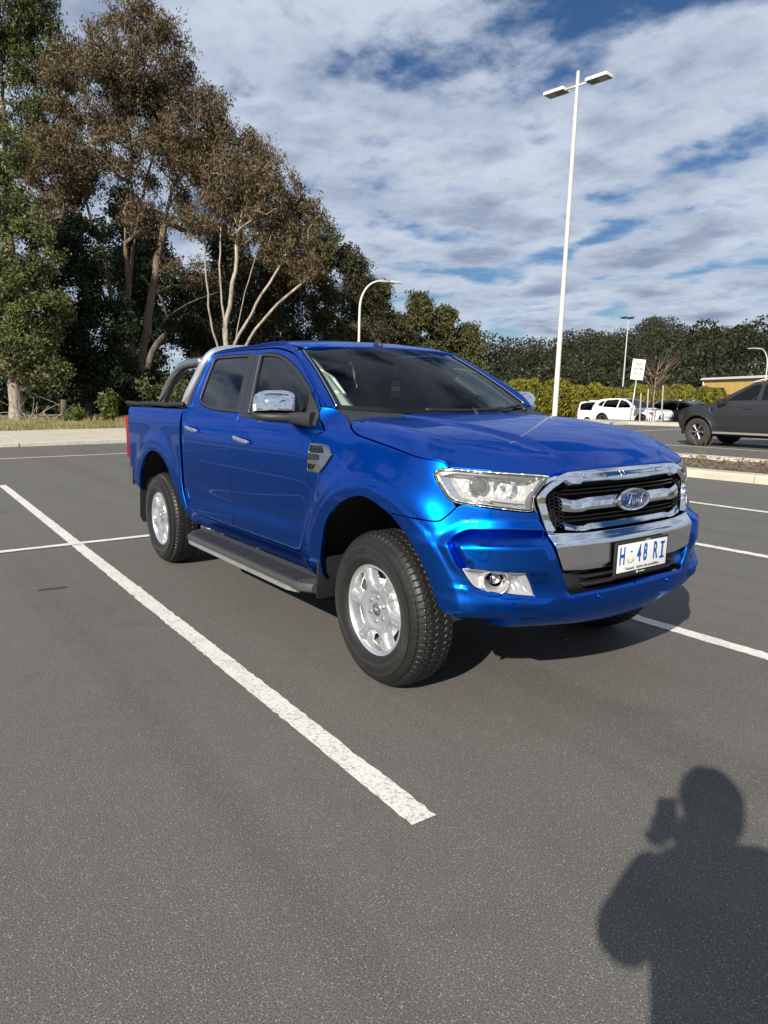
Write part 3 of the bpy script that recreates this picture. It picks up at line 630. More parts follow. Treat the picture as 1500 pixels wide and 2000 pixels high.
for s in (1,-1):
    mk=(lambda p:p) if s==1 else mirror_y
    h=pobj('headlamp',mk(pback),HREFL,truck); pobj('lamp_gasket',mk(pgask),GLOSSB,h); pobj('lens',mk(plens),LENS,h); pobj('chrome_strip',mk(patch(Sf,strip1,step=.012,flange=.03,off=-.014,gap=0)),CHROME,h); pobj('dark_bezel',mk(patch(Sf,bez,step=.012,flange=.04,off=-.010,gap=0)),BEZEL,h)
    pobj('indicator',mk(patch(Sf,ind,step=.012,flange=.03,off=-.022,gap=0)),AMB,h)
    rim_=outline([(.417,1.094),(.428,1.108),(.445,1.113),(.48,1.114),(.596,1.109),(.791,1.100),(.94,1.090)],[(.94,1.090),(.90,1.078)],[(.90,1.078),(.791,1.084),(.596,1.093),(.50,1.096),(.455,1.085)],[(.455,1.085),(.417,1.094)],step=.008); pobj('upper_bezel',mk(patch(Sf,rim_,step=.012,flange=.03,off=-.012,gap=0)),BEZEL,h)
    for u,z,r,m2 in ((.623,1.045,.036,'p'),(.760,1.042,.040,'r')):
        n=surf_n(Sf,np.array([[u,z]]))[0]; c=S(u,z)-n*(.052 if m2=='p' else .066); g=MB()
        if m2=='p': g.lathe([(r*1.25,.010),(r*1.30,.004),(r*1.12,-.004),(r*1.02,.0),(r*1.0,.006)],28,'x')
        else: g.lathe([(r*1.35,.02),(r*1.2,.0),(r*.8,-.022),(r*.3,-.035),(.012,-.03),(.010,.005),(0,.006)],28,'x')
        q=g.build('lamp_ring' if m2=='p' else 'lamp_bowl',REFL,h,angle=40); q.location=(c[0],c[1]*s,c[2]); q.rotation_euler=(0,0,math.atan2(n[1]*s,n[0])*.6)
        if m2=='p':
            q2=MB().lathe([(r*.0,.020),(r*.35,.0185),(r*.7,.013),(r*.95,.004),(r*1.0,-.004)],28,'x').build('projector_lens',mat('projector glass',(.10,.11,.12),.02,.35),h); q2.location=q.location; q2.rotation_euler=q.rotation_euler
# grille: chrome frame, mesh cheeks, bars, badge
GO=np.array([(-.516,.853),(-.536,.922),(-.548,.966),(-.552,.998),(-.530,1.025),(-.503,1.050),(-.44,1.086),(-.413,1.094),(-.387,1.100),(-.288,1.104),(-.15,1.106),(0,1.107)])
GI=np.array([(-.457,.855),(-.472,.88),(-.484,.905),(-.503,.985),(-.497,1.003),(-.471,1.024),(-.411,1.056),(-.390,1.038),(-.334,1.036),(-.322,1.045),(-.208,1.045),(0,1.042)])
def sym(P): P=np.asarray(P,float); return np.vstack([P,(P[::-1]*np.array([-1,1]))[1:]])
def Gf(off): return lambda y,z: Ff(y,z,off)
go_=sym(GO); gi_=sym(GI)
ring=np.vstack([go_,gi_[::-1]]); ring=resample(ring,.010,True); ring=ring if area2(ring)>0 else ring[::-1]
def Frame(y,z):
    P=Ff(y,z,.012); d1=segdist(np.stack([np.ravel(y),np.ravel(z)],-1),gi_,False)[0].reshape(np.shape(y)); P[...,0]-=.024*(1-sst(0,.014,d1)); return P
grille=empty('grille',(0,0,0),0,truck)
_gn=np.gradient(resample(gi_,.008),axis=0); _gr=resample(gi_,.008); _gn/=np.linalg.norm(_gn,axis=1)[:,None]; _gn=np.stack([-_gn[:,1],_gn[:,0]],-1)
pobj('chrome_frame',patch(Frame,ring,feats=[_gr+_gn*.0145],step=.010,flange=.05,gap=0,round_=.003),CHROME,grille)
for s in (1,-1):  # mesh cheeks: bars of a hexagon net
    pl=np.array([(-.480,.870),(-.505,.985),(-.495,1.0),(-.445,1.03),(-.422,.96),(-.412,.90),(-.412,.866)])*np.array([s,1]); mb=MB(); h=.0145
    for i in range(-6,10):
        for j in range(0,16):
            cx=-.46+i*h*1.5; cz=.87+j*h*1.732*.62+(i%2)*h*.866*.62; cx*=s
            if not inside(np.array([(cx,cz)]),pl)[0]: continue
            a=np.arange(7)*math.pi/3; hx=cx+h*1.0*np.cos(a); hz=cz+h*.62*np.sin(a); P=Ff(hx,hz,-.022); mb.tube(P,.0022,4,False)
    mb.build('mesh_cheek',GLOSSB,grille,fix=False)
# dark backing with slats behind the openings
bk=resample(np.vstack([gi_,[(.457,.855),(-.457,.855)]]),.02,True); bk=bk if area2(bk)>0 else bk[::-1]
pobj('backing',patch(Gf(-.10),inset(bk,-.012),step=.04,flange=0,gap=0,round_=0),DARK,grille)
for z in (.888,.905,1.005,1.022):
    mb=MB(); ys=np.linspace(-.40,.40,25); P=Ff(ys,np.full(25,z),-.055); mb.loft([np.array([(x,y,zz-.004),(x+.03,y,zz-.006),(x+.03,y,zz-.002),(x,y,zz+.004)]) for x,y,zz in P]); mb.build('slat',GLOSSB,grille,angle=30)
def bar(name,y0,y1,zlo,zhi,dep,m,off):
    mb=MB(); P=[]
    for y in np.linspace(y0,y1,31):
        a=abs(y); zl,zh=zlo(a),zhi(a); x=float(Ff(np.array([y]),np.array([(zl+zh)/2]))[0,0])+off
        P.append(np.array([(x-dep,y,zl),(x,y,zl+.004),(x+.003,y,(zl+zh)/2-.01),(x-.001,y,zh-.016),(x-.014,y,zh),(x-dep,y,zh)]))
    mb.loft(P); return mb.build(name,m,grille,angle=22)
bar('cross_bar',-.425,.425,lambda a:np.interp(a,[0,.30,.31,.36,.43],[.927,.927,.921,.921,.930]),lambda a:np.interp(a,[0,.305,.32,.37,.43],[.984,.982,.974,.976,.992]),.05,CHROME,-.004)
bar('lower_bar',-.42,.42,lambda a:.846,lambda a:np.interp(a,[0,.29,.305,.35,.42],[.869,.869,.861,.863,.885]),.05,CHROME,.0)
# badge
BLUEB=mat('badge blue',(.005,.025,.16),.15,.2,1.); bx=float(Ff(np.array([0.]),np.array([.957]))[0,0])+.012
def oval(a,b,x,n=56,p=2.0):
    t=np.linspace(0,2*np.pi,n,endpoint=False); return np.stack([np.full(n,x),a*np.cos(t),.957+b*np.sin(t)],-1)
bd=MB().loft([oval(.100,.044,bx-.03),oval(.117,.053,bx-.012),oval(.118,.054,bx),oval(.112,.049,bx+.008),oval(.102,.041,bx+.006),oval(.100,.039,bx+.002)]).build('badge',CHROME,grille,angle=40)
MB().loft([oval(.098,.038,bx+.0045),oval(.05,.019,bx+.0075),oval(.002,.001,bx+.0085)]).build('badge_face',BLUEB,bd)
mb=MB(); mb.loft([oval(.094,.0352,bx+.0060),oval(.0925,.0340,bx+.0063)],cap=False); 
def stroke(pts,w,sx=.00105,n=6):
    P=catm(np.array(pts,float),5); q=np.stack([np.full(len(P),bx+.0092),P[:,0]*sx,.957+P[:,1]*sx],-1); k=len(q); rr=np.interp(np.linspace(0,1,k),np.linspace(0,1,len(w)),w)*sx if hasattr(w,'__len__') else w*sx; mb.tube(q,rr,6)
stroke([(-52,8),(-60,16),(-55,27),(-40,31),(-22,26),(-5,25),(6,30)],[1.5,2,3,3,3.4,2.6,1.2])
stroke([(-30,26),(-33,10),(-40,-12),(-48,-22),(-60,-24),(-64,-15)],[3,3.4,3.4,3,2.2,1.5])
stroke([(-52,2),(-40,4),(-22,6),(-14,9)],[1.4,2.3,2.3,1.4])
stroke([(-10,-2),(-20,-6),(-21,-18),(-12,-20),(-5,-10),(-8,-1),(2,-4)],[2.6,2.8,3,2.8,2.6,2,1.5])
stroke([(2,-4),(9,0),(8,-8),(6,-20)],[1.6,2.6,3,2.4]); stroke([(8,-8),(14,0),(22,2),(24,-3)],[2,2.4,2.8,2])
stroke([(40,-2),(30,-3),(25,-14),(31,-20),(39,-12),(44,4),(52,24),(56,27)],[2.2,2.6,3,2.6,2.6,2.8,2.8,1.6]); stroke([(44,4),(42,-12),(46,-19),(54,-14)],[2.2,2.8,2.6,1.4])
mb.build('badge_script',CHROME,bd,fix=False)
# raised letters on the frame
LETM=mat('raised letter chrome',(.60,.61,.64),.12,1.)
for i,ch in enumerate('RANGER'):
    V,F=text_geo(ch,.036,.0008,bold=.0006); y0=-.313+i*.1252; P=Ff(y0+V[:,0]*1.35,1.078+V[:,1]*.85,.0125); P[:,0]+=V[:,2]*1.5; MB().add(P,F).build('letter',LETM,grille,angle=30)
# chrome bumper bar and dark lower intake
BARO=[(-.512,.850),(-.501,.790),(-.462,.683)]
bo=np.vstack([np.array(BARO),[(-.34,.674),(0,.672)],[(.34,.674)],[(.462,.683),(.501,.790),(.512,.850)],[(.34,.842),(0,.840),(-.34,.842)]]); bo=resample(bo,.014,True); bo=bo if area2(bo)>0 else bo[::-1]
def Barf(y,z): P=Ff(y,z,.0); P[...,0]+=.008-.010*sst(.70,.675,z); return P
yy=np.linspace(-.50,.50,60); pobj('chrome_bar',patch(Barf,bo,feats=[np.stack([yy,np.full(60,.786)],-1),np.stack([yy,np.full(60,.793)],-1)],step=.016,flange=.05,gap=.001,round_=.005),CHROME,bumper)
it=np.array([(-.462,.690),(-.425,.600),(-.41,.570),(.41,.570),(.425,.600),(.462,.690)]); it=resample(it,.02,True)
intake=pobj('lower_intake',patch(Gf(-.055),inset(it,-.02),step=.04,flange=0,gap=0,round_=0),GLOSSB,bumper)
for s in (1,-1): MB().box((.765,s*.385,.628),(.03,.13,.07),bev=.006).build('intake_block',BLACKP,bumper,angle=40)
for z in (.605,.640): MB().loft([np.array([(x-.03,y,zz-.004),(x,y,zz-.004),(x,y,zz+.004),(x-.03,y,zz+.004)]) for x,y,zz in Ff(np.linspace(-.32,.32,15),np.full(15,z),-.02)]).build('intake_slat',BLACKP,bumper,angle=30)
# number plate
plate=empty('number_plate',(.868,0,.708),0,truck); plate.scale=(1,.965,.95); plate.rotation_euler=(0,R(2.0),0)
MB().box((-.006,0,-.004),(.012,.400,.168),bev=.006).build('plate_frame',BLACKP,plate,angle=40)
PLW=mat('plate white',(.80,.81,.80),.35,0,.3); PLB=mat('plate blue letters',(.012,.075,.36),.4); PLK=mat('plate print',(.06,.05,.04),.5); PLY=mat('plate yellow',(.62,.50,.10),.5)
MB().box((.0015,0,.0015),(.004,.372,.134),bev=.0012).build('plate_face',PLW,plate,angle=40)
def ptext(s,y,z,size,sx,m,name,bold=.0,x=.0042,dep=.0006):
    V,F=text_geo(s,size,dep,bold=bold); MB().add(np.stack([x+V[:,2],y+V[:,0]*sx,z+V[:,1]],-1),F).build(name,m,plate,smooth=False)
for ch,y in (('H',-.157),('4',-.031),('8',.016),('R',.095)): ptext(ch,y,.010,.118,.50,PLB,'plate_letter',.0028)
mb=MB(); mb.box((.0042,.150,.010),(.0012,.013,.082)); 
for dz in (-.037,.037): mb.box((.0042,.150,.010+dz),(.0012,.034,.011))
mb.build('plate_letter',PLB,plate,smooth=False)
ptext('Tasmania   Explore the possibilities',.0,-.0515,.019,.96,PLK,'plate_motto'); ptext('www.dealer.com.au',.03,.078,.0085,1.2,PLW,'frame_print',.0002,x=.0012) if False else None
mb=MB()
def flat(pts,x,m_): P=np.array(pts,float); m_.add(np.stack([np.full(len(P),x),-.092+P[:,0]*.001,.006+P[:,1]*.001],-1),[tuple(range(len(P)))])
for k in range(-5,6):
    if abs(k)>1: flat([(k*5-3,-24),(k*5+3,-24),(k*7+(3 if k>0 else -3),-24+34-abs(k)*2.4)],.0041,mb)
mb.build('plate_grass',PLY,plate,smooth=False,fix=False)
mb=MB(); flat([(-25,-28),(-12,-33),(6,-31),(27,-24),(6,-27),(-10,-29)],.0044,mb); mb.build('plate_wave',PLB,plate,smooth=False,fix=False)
mb=MB(); flat([(-10,18),(-4,27),(6,27),(13,17),(9,19),(2,21),(-5,19)],.0044,mb); flat([(-7,4),(-3,5),(-4,2)],.0044,mb); flat([(7,4),(3,5),(4,2)],.0044,mb); flat([(-3,-13),(3,-13),(0,-17)],.0044,mb); mb.build('plate_animal_marks',PLK,plate,smooth=False,fix=False)
mb=MB()
for k,w in enumerate((3,2.2,2.2,3,2.4,2.6,3,2.2,2.6)): mb.box((.0008,-.012+k*.0045,-.0775),(.001,w*.001,.003))
mb.box((.0008,-.030,-.0775),(.001,.012,.009)); 
mb.build('frame_print',PLW,plate,smooth=False); mb=MB()
for k,w in enumerate((3,2.2,2.2,3,2.4,2.6)): mb.box((.0008,.02+k*.0055,.0735),(.001,w*.0015,.003))
mb.build('frame_print',PLW,plate,smooth=False)
# fender vents
VE=[[(-.572,1.170),(-.453,1.170),(-.405,1.160),(-.388,1.150)],[(-.388,1.150),(-.362,1.121)],[(-.362,1.121),(-.406,1.067),(-.465,1.020)],[(-.465,1.020),(-.586,1.018)],[(-.586,1.018),(-.581,1.076),(-.579,1.137),(-.572,1.170)]]
ov=outline(*VE,step=.008); pv=patch(Sf,ov,[outline([(-.568,1.158),(-.455,1.158)],[(-.455,1.158),(-.432,1.125)],[(-.432,1.125),(-.574,1.122)],[(-.574,1.122),(-.568,1.158)],step=.008),outline([(-.576,1.062),(-.492,1.060)],[(-.492,1.060),(-.528,1.032)],[(-.528,1.032),(-.580,1.031)],[(-.580,1.031),(-.576,1.062)],step=.008)],step=.014,flange=.02,off=.010,gap=0)
pmid=patch(Sf,outline([(-.574,1.116),(-.470,1.114)],[(-.470,1.114),(-.468,1.085)],[(-.468,1.085),(-.578,1.082)],[(-.578,1.082),(-.574,1.116)],step=.008),step=.014,flange=.01,off=.013,gap=0)
pvb=patch(Sf,inset(ov,.004),step=.03,flange=0,off=.002,gap=0)
for s in (1,-1):
    mk=(lambda p:p) if s==1 else mirror_y; v=pobj('fender_vent',mk(pv),mat('dark chrome',(.40,.41,.42),.14,1.),truck); pobj('vent_backing',mk(pvb),GLOSSB,v); pobj('vent_badge',mk(pmid),GLOSSB,v)
    for cz,n_ in ((1.140,5),(1.046,3)):
        mb=MB()
        for i in range(n_): cx=-.556+i*.024; a=np.arange(7)*math.pi/3; P=S(cx+.012*np.cos(a),cz+.009*np.sin(a))+np.array([0,-.006,0]); mb.tube(P*np.array([1,s,1]),.0018,4,False)
        mb.build('vent_mesh',BLACKP,v,fix=False)
# ------------------------------------------------------------------ blue utility truck: mirrors, wipers, aerial, steps, tubes, tonneau
def superring(n,a,b,p=3.2):
    t=np.linspace(0,2*np.pi,n,endpoint=False); c,s_=np.cos(t),np.sin(t); return np.stack([a*np.sign(c)*np.abs(c)**(2/p),b*np.sign(s_)*np.abs(s_)**(2/p)],-1)
INDL=mat('mirror indicator lens',(.80,.79,.76),.10,.3)
for s in (1,-1):
    m=empty('side_mirror',(-.835,-.975*s,1.355),R(-31)*s,truck)
    # shell: chrome cap above, black below, lofted from the glass side (rear) to the front
    def shell(z0,z1,name,mt,grow=0.):
        rings=[]
        for x,k in ((-.055,.97),(-.045,1.0),(-.01,1.0),(.03,.94),(.06,.78),(.078,.52),(.085,.2)):
            q=superring(40,.128*k+grow,.098*k+grow,3.6); z=np.clip(q[:,1],z0,z1); w=np.where(z<0,1-.25*(z/.098)**2,1.0); yv=q[:,0]*w*(1-.10*np.clip(z/.098,0,1)*np.sign(q[:,0]*-s*-1)*0)
            rings.append(np.stack([np.full(40,x)+.18*np.abs(0*z)-.25*(yv*s)*s*0-.10*(-(yv))*0,yv,z],-1))
        return MB().loft(rings).build(name,mt,m,angle=50)
    a=shell(-.022,.2,'mirror_cap',CHROME); a.rotation_euler=(R(0),R(-6),0)
    MB().box((-.062,0,.0),(.006,.215,.155),bev=.01).build('mirror_glass',mat('mirror glass',(.7,.7,.72),.02,1.),m,angle=40)
    # indicator on the outer end
    rings=[]
    for x,k in ((-.05,1.0),(-.01,1.0),(.03,.94),(.056,.80)):
        q=superring(40,.128*k+.0015,.098*k+.0015,3.6); z=np.clip(q[:,1],-.021,.018); yv=np.where(q[:,0]*s<0,q[:,0],0)*(1-.0*z); yv=np.where(np.abs(yv)<(.045+x*.6),np.sign(-s)*(.045+x*.6),yv); rings.append(np.stack([np.full(40,x),yv,z],-1))
    o=MB().loft(rings).build('indicator',INDL,m,angle=50); o.rotation_euler=(0,R(-6),0)
    # lower shell runs on into the arm that meets the door
    A=[]
    for y,hx,zt,zb,xo in ((-.130,.018,-.030,-.046,0),(-.120,.045,-.024,-.060,0),(-.09,.068,-.023,-.070,.004),(-.02,.078,-.023,-.078,.008),(.05,.074,-.024,-.082,.012),(.10,.060,-.024,-.084,.02),(.128,.045,-.026,-.080,.03)):
        q=superring(22,hx,(zt-zb)/2,3.2); A.append(np.stack([xo+q[:,0],np.full(22,y*s),(zt+zb)/2+q[:,1]],-1))
    MB().loft(A).build('mirror_housing',BLACKP,m,angle=50)
    A=[]
    for t in np.linspace(0,1,9):
        q=superring(20,lerp(.052,.036,t),lerp(.028,.042,t),3.2); cx,cy_,cz=lerp(-.79,-.612,t),lerp(-.925,-.862,t),lerp(1.303,1.292,t); dx=np.array([.36,-.93]); A.append(np.stack([cx+q[:,0]*dx[0]*.9-q[:,0]*0,(cy_+q[:,0]*dx[1])*s,cz+q[:,1]],-1))
    MB().loft(A).build('mirror_arm',BLACKP,truck,angle=50)
    q=np.array([(-.64,1.262),(-.585,1.255),(-.60,1.31),(-.632,1.36),(-.70,1.408),(-.75,1.44),(-.735,1.40),(-.70,1.30)]); sl=patch(Sf,outline(q[:1],q[[0,1]],q[[1,2,3,4,5]],q[[5,6,7,0]],step=.012),step=.02,flange=.012,off=.012,gap=0,round_=.006); pobj('mirror_sail',(mirror_y(sl) if s<0 else sl),BLACKP,truck)
# wipers and cowl
mb=MB(); P=[]
for sv in np.linspace(-1,1,41): b=WB(np.array([sv*1.0]))[0]; P.append(np.array([(b[0]+.004,b[1],b[2]-.004),(b[0]+.07,b[1],b[2]-.030),(b[0]+.16,b[1]*1.02,b[2]-.052),(b[0]+.16,b[1]*1.02,b[2]-.09),(b[0],b[1],b[2]-.06)]))
mb.loft(P); mb.build('cowl',BLACKP,truck,angle=40)
for y0,y1,t0,t1 in ((-.26,.30,.020,.012),(.36,.68,.018,.022)):
    w=empty('wiper',(0,0,0),0,truck)
    q=Wf(np.linspace(y0,y1,16)/.72,np.linspace(t0,t1,16))+np.array([.014,0,.014]); MB().tube(q,.0085,6).build('wiper_blade',BLACKP,w)
    pv=Wf(np.array([(y0*.45+y1*.55)/.72]),np.array([.0]))[0]+np.array([.07,0,-.005]); mid=q[9]; MB().tube(np.array([pv,(pv+mid)/2+np.array([0,0,.006]),mid+np.array([0,0,.006])]),[.012,.009,.010],8).build('wiper_arm',BLACKP,w)
# aerial
an=MB().loft([np.stack([-1.245+.035*k*np.cos(t_)*1.5,.024*k*np.sin(t_),np.full(18,z)],-1) for z,k,t_ in [(z,k,np.linspace(0,2*np.pi,18,endpoint=False)) for z,k in ((1.742,1.0),(1.752,.95),(1.775,.72),(1.79,.4),(1.795,.1))]]).build('aerial_base',BLACKP,truck)
MB().tube(np.array([(-1.26,0,1.785),(-1.34,0,1.87),(-1.43,0,1.965)]),[.005,.0035,.0022],6).build('aerial_whip',BLACKP,an)
# side steps
for s in (1,-1):
    st=empty('side_step',(0,0,0),0,truck); mb=MB(); P=[]
    for x in np.linspace(-2.34,-.50,33):
        e=min(1,(x+2.36)/.10,(-.48-x)/.10)**.5; yo=-1.008+.10*(1-e); yi=-.84
        P.append(np.array([(x,yi*s,.435),(x,yi*s,.405),(x,(yo+.03)*s,.358),(x,(yo+.002)*s,.372),(x,yo*s,.395),(x,(yo+.012)*s,.413),(x,(yo+.05)*s,.420)]))
    mb.loft(P); mb.build('step_body',STEPM,st,angle=35)
    for k in range(5):
        y=-.90-.020*k; mb=MB(); mb.box((-1.42,y*s,.4285-.0022*k),(1.72-.03*k,.011,.012),bev=.003); mb.build('tread_rib',BLACKP,st,angle=40)
    for k in range(9):
        mb=MB(); mb.box((-2.15+k*.185,-.942*s,.4265),(.006,.105,.008)); mb.build('tread_bar',STEPM,st,angle=40)
    mb=MB(); P=[]
    for x in np.linspace(-2.26,-.60,25):
        e=min(1,(x+2.30)/.12,(-.56-x)/.12)**.5; yo=-1.015+.05*(1-e); P.append(np.array([(x,(yo+.02)*s,.350),(x,(yo-.002)*s,.356),(x,(yo-.002)*s,.376),(x,(yo+.02)*s,.382)]))
    mb.loft(P); mb.build('edge_trim',worn('step edge silver',(.20,.20,.20),.42,14,.3),st,angle=40)
    for x in (-2.0,-1.42,-.85): MB().box((x,-.74*s,.40),(.06,.26,.05),bev=.008).build('step_bracket',BLACKP,st,angle=40)
# sports bar
sb=empty('sports_bar',(0,0,0),0,truck)
for s in (1,-1):
    fp=catm(np.array([(-2.80,-.775,1.345),(-2.76,-.76,1.42),(-2.68,-.70,1.58),(-2.625,-.655,1.69),(-2.612,-.60,1.742),(-2.605,-.50,1.768),(-2.60,-.30,1.775),(-2.60,0,1.777)]),6)*np.array([1,s,1]); MB().tube(fp,.040,14).build('front_tube',mat('brushed silver tube',(.80,.80,.80),.30,.9),sb)
    rp=catm(np.array([(-3.42,-.755,1.345),(-3.38,-.75,1.40),(-3.25,-.72,1.545),(-3.13,-.70,1.625),(-3.02,-.69,1.660),(-2.85,-.68,1.675),(-2.68,-.665,1.680)]),6)*np.array([1,s,1]); MB().tube(rp,.040,14).build('rear_tube',PIPE,sb)
    for x,y in ((-2.80,-.775),(-3.42,-.755)): MB().box((x,y*s,1.349),(.16,.10,.012),bev=.004).build('foot_plate',BLACKP,sb,angle=40)
# tonneau cover, slightly slack, with a hem over the rails
mb=MB(); xs=np.linspace(-4.10,-2.60,46); ys=np.linspace(-.872,.872,31); V=[]
for x in xs:
    for y in ys:
        a=abs(y); z=1.352+.004*math.sin(x*9+y*3)+.006*(1-(a/.872)**2)+(.010*(.5+.5*math.sin(x*13)) if a>.80 else 0)-(.026 if a>.865 else 0)
        V.append((x,y,z))
n=len(ys); mb.add(V,[(i*n+j,(i+1)*n+j,(i+1)*n+j+1,i*n+j+1) for i in range(len(xs)-1) for j in range(n-1)]); 
tn=mb.build('tonneau_cover',TONNEAU,truck)
for s in (1,-1): MB().tube(np.stack([xs,np.full(46,-.868*s),1.346+.008*np.abs(np.sin(xs*4.2))],-1),.018,8).build('cover_hem',TONNEAU,tn)
# ------------------------------------------------------------------ blue utility truck: cabin and underside
mb=MB(); mb.box((-2.555,0,1.10),(.02,1.56,.75)); mb.build('cab_back',PAINT,truck)
mb=MB(); mb.add([(-2.56,-.70,1.46),(-2.56,.70,1.46),(-2.555,.60,1.72),(-2.555,-.60,1.72)],[(0,1,2,3)]); mb.build('rear_window',GLASS_R,truck)
mb=MB(); mb.box((-1.6,0,.50),(1.95,1.66,.06)); mb.box((-3.35,0,.62),(1.5,1.30,.08)); mb.box((-1.85,0,.42),(4.2,.80,.14)); mb.box((.20,0,.66),(.75,.95,.30)); mb.box((-3.35,0,.95),(1.5,1.70,.5)) if False else None; mb.build('underbody',DARK,truck,smooth=False)
mb=MB(); mb.box((-4.0,0,.85),(.1,1.6,.5)); mb.box((-2.66,0,.92),(.05,1.62,.75)); 
for s in (1,-1): mb.box((-3.37,-.70*s,1.16),(1.40,.04,.30))
mb.box((-3.35,0,1.02),(1.45,1.44,.02)); mb.build('tray_tub',DARK,truck,smooth=False)
def arch_liner(cx,r,w0,w1,name,lo):
    for s in (1,-1):
        mb=MB(); P=[]
        for a in np.linspace(R(8),R(172),29): P.append(np.array([(cx+r*math.cos(a),-w0*s,.395+r*math.sin(a)),(cx+r*math.cos(a),-w1*s,.395+r*math.sin(a))]))
        mb.loft(P,closed=False,cap=False); q=[(cx+r*math.cos(a),-w1*s,.395+r*math.sin(a)) for a in np.linspace(R(8),R(172),29)]; mb.add(q,[tuple(range(29))]); mb.build(name,LINER,truck)
arch_liner(.0,.575,.872,.45,'wheel_liner',0); arch_liner(-3.22,.575,.872,.45,'wheel_liner',0)
for cx in (0,-3.22): MB().tube(np.array([(cx,-.70,.385),(cx,.70,.385)]),.05,10).build('axle',DARK,truck)
for s in (1,-1):
    MB().tube(np.array([(-.10,-.60*s,.45),(-.10,-.56*s,.90)]),[.045,.05],12).build('damper',LINER,truck)
    P=resample(np.array([(-.470,.56),(-.487,.40),(-.515,.322)]),.05); mb=MB()
    mb.loft([np.array([(x,-.925*s+(.02*s if i==len(P)-1 else 0),z),(x,-.70*s,z),(x-.012,-.70*s,z),(x-.012,-.925*s+(.02*s if i==len(P)-1 else 0),z)]) for i,(x,z) in enumerate(P)]); mb.build('mud_flap',BLACKP,truck,angle=40)
    P=resample(np.array([(-3.70,.72),(-3.735,.50),(-3.77,.27)]),.06); mb=MB()
    mb.loft([np.array([(x,-.900*s+(.03*s if i==len(P)-1 else 0),z),(x,-.64*s,z),(x-.012,-.64*s,z),(x-.012,-.900*s+(.03*s if i==len(P)-1 else 0),z)]) for i,(x,z) in enumerate(P)]); mb.build('mud_flap',BLACKP,truck,angle=40)
# dash, wheel, seats
mb=MB(); P=[]
for y in np.linspace(-.70,.70,29):
    hump=.045*math.exp(-((y+.37)/.20)**2); P.append(np.array([(-.50,y,1.25),(-.56,y,1.275+hump*.3),(-.72,y,1.285+hump),(-.86,y,1.27+hump*.9),(-.93,y,1.20),(-.95,y,.90),(-.5,y,.85)]))
mb.loft(P); mb.build('dashboard',DASHM,truck,angle=40)
t_=np.linspace(0,2*np.pi,33); sw=np.stack([np.zeros(33),.185*np.cos(t_),.185*np.sin(t_)],-1)@rotm('Y',R(-24)).T+np.array([-1.05,-.37,1.20]); MB().tube(sw,.016,8,False).build('steering_wheel',DASHM,truck)
for x,w in ((-1.55,.50),(-2.28,1.25)):
    for y in ((-.37,.37) if w<1 else (0,)):
        seat=empty('seat',(x,y,0),0,truck); MB().box((.10,0,.82),(.55,w,.16),bev=.04).build('cushion',SEATM,seat,angle=50); MB().box((-.19,0,1.12),(.16,w,.62),rotm('Y',R(-12)),bev=.05).build('backrest',SEATM,seat,angle=50)
        for yy in ((0,) if w<1 else (-.4,.4)): MB().box((-.28,yy,1.53),(.11,.27,.19),rotm('Y',R(-8)),bev=.04).build('headrest',SEATM,seat,angle=50)
MB().box((-1.98,0,1.722),(1.05,1.05,.02)).build('headlining',mat('headlining',(.35,.35,.33),.9),truck,smooth=False)
MB().box((-1.22,-.02,1.625),(.03,.24,.065),bev=.012).build('rear_view_mirror',DASHM,truck,angle=40); MB().tube(np.array([(-1.21,-.02,1.65),(-1.13,-.02,1.70)]),.012,6).build('mirror_stalk',DASHM,truck)
# light pillar trim with a grab handle inside the far pillar
for s in (1,-1):
    A=Wf(np.full(14,.945*s),np.linspace(.0,.98,14))+np.array([-.02,0,-.022]); wd=np.interp(np.linspace(0,1,14),[0,.15,.5,1],[.24,.15,.115,.10]); rows=np.array([A,A+np.stack([-.02+0*wd,-s*wd*.5,-.010+0*wd],-1),A+np.stack([-.05+0*wd,-s*wd,-.03+0*wd],-1),A+np.stack([-.14+0*wd,-s*wd*.9,-.05+0*wd],-1)])
    V,F=strip(rows); pt=MB().add(V,F).build('pillar_trim_inside',TRIML,truck,fix=False)
    H=Wf(np.full(9,(.83)*s),np.linspace(.32,.68,9))+np.array([-.06,0,-.035]); H[1:-1]+=np.array([-.035,-s*.045,-.03]); H[0]+=np.array([0,s*.05,0]); H[-1]+=np.array([0,s*.05,0]); MB().tube(catm(H,4),.016,8).build('grab_handle',TRIML,pt)
# hanging card behind the windscreen: a thing of its own
card=empty('air_freshener_card',(-.985,-.040,1.465),YAW-math.pi-.25)
tag(card,'grey rectangular air freshener card with yellow letters hanging behind the windscreen','air freshener')
CARDM=mat('card grey green',(.13,.155,.15),.5)
MB().box((0,0,0),(.003,.060,.105),bev=.0013).build('card_body',CARDM,card,angle=40)
V,F=text_geo('CAT',.031,.0004,bold=.0016); MB().add(np.stack([.0022+V[:,2],V[:,0]*.92,V[:,1]],-1),F).build('card_letters',mat('card yellow',(1.,.72,.16),.5),card,smooth=False)
mb=MB(); mb.tube(np.array([(0,0,.052),(.002,.004,.10),(.002,.005,.16)]),.0012,4); mb.tube(np.array([(0,0,.052),(-.002,-.004,.10),(-.002,-.005,.16)]),.0012,4); mb.build('card_cord',mat('cord',(.5,.5,.48),.7),card)
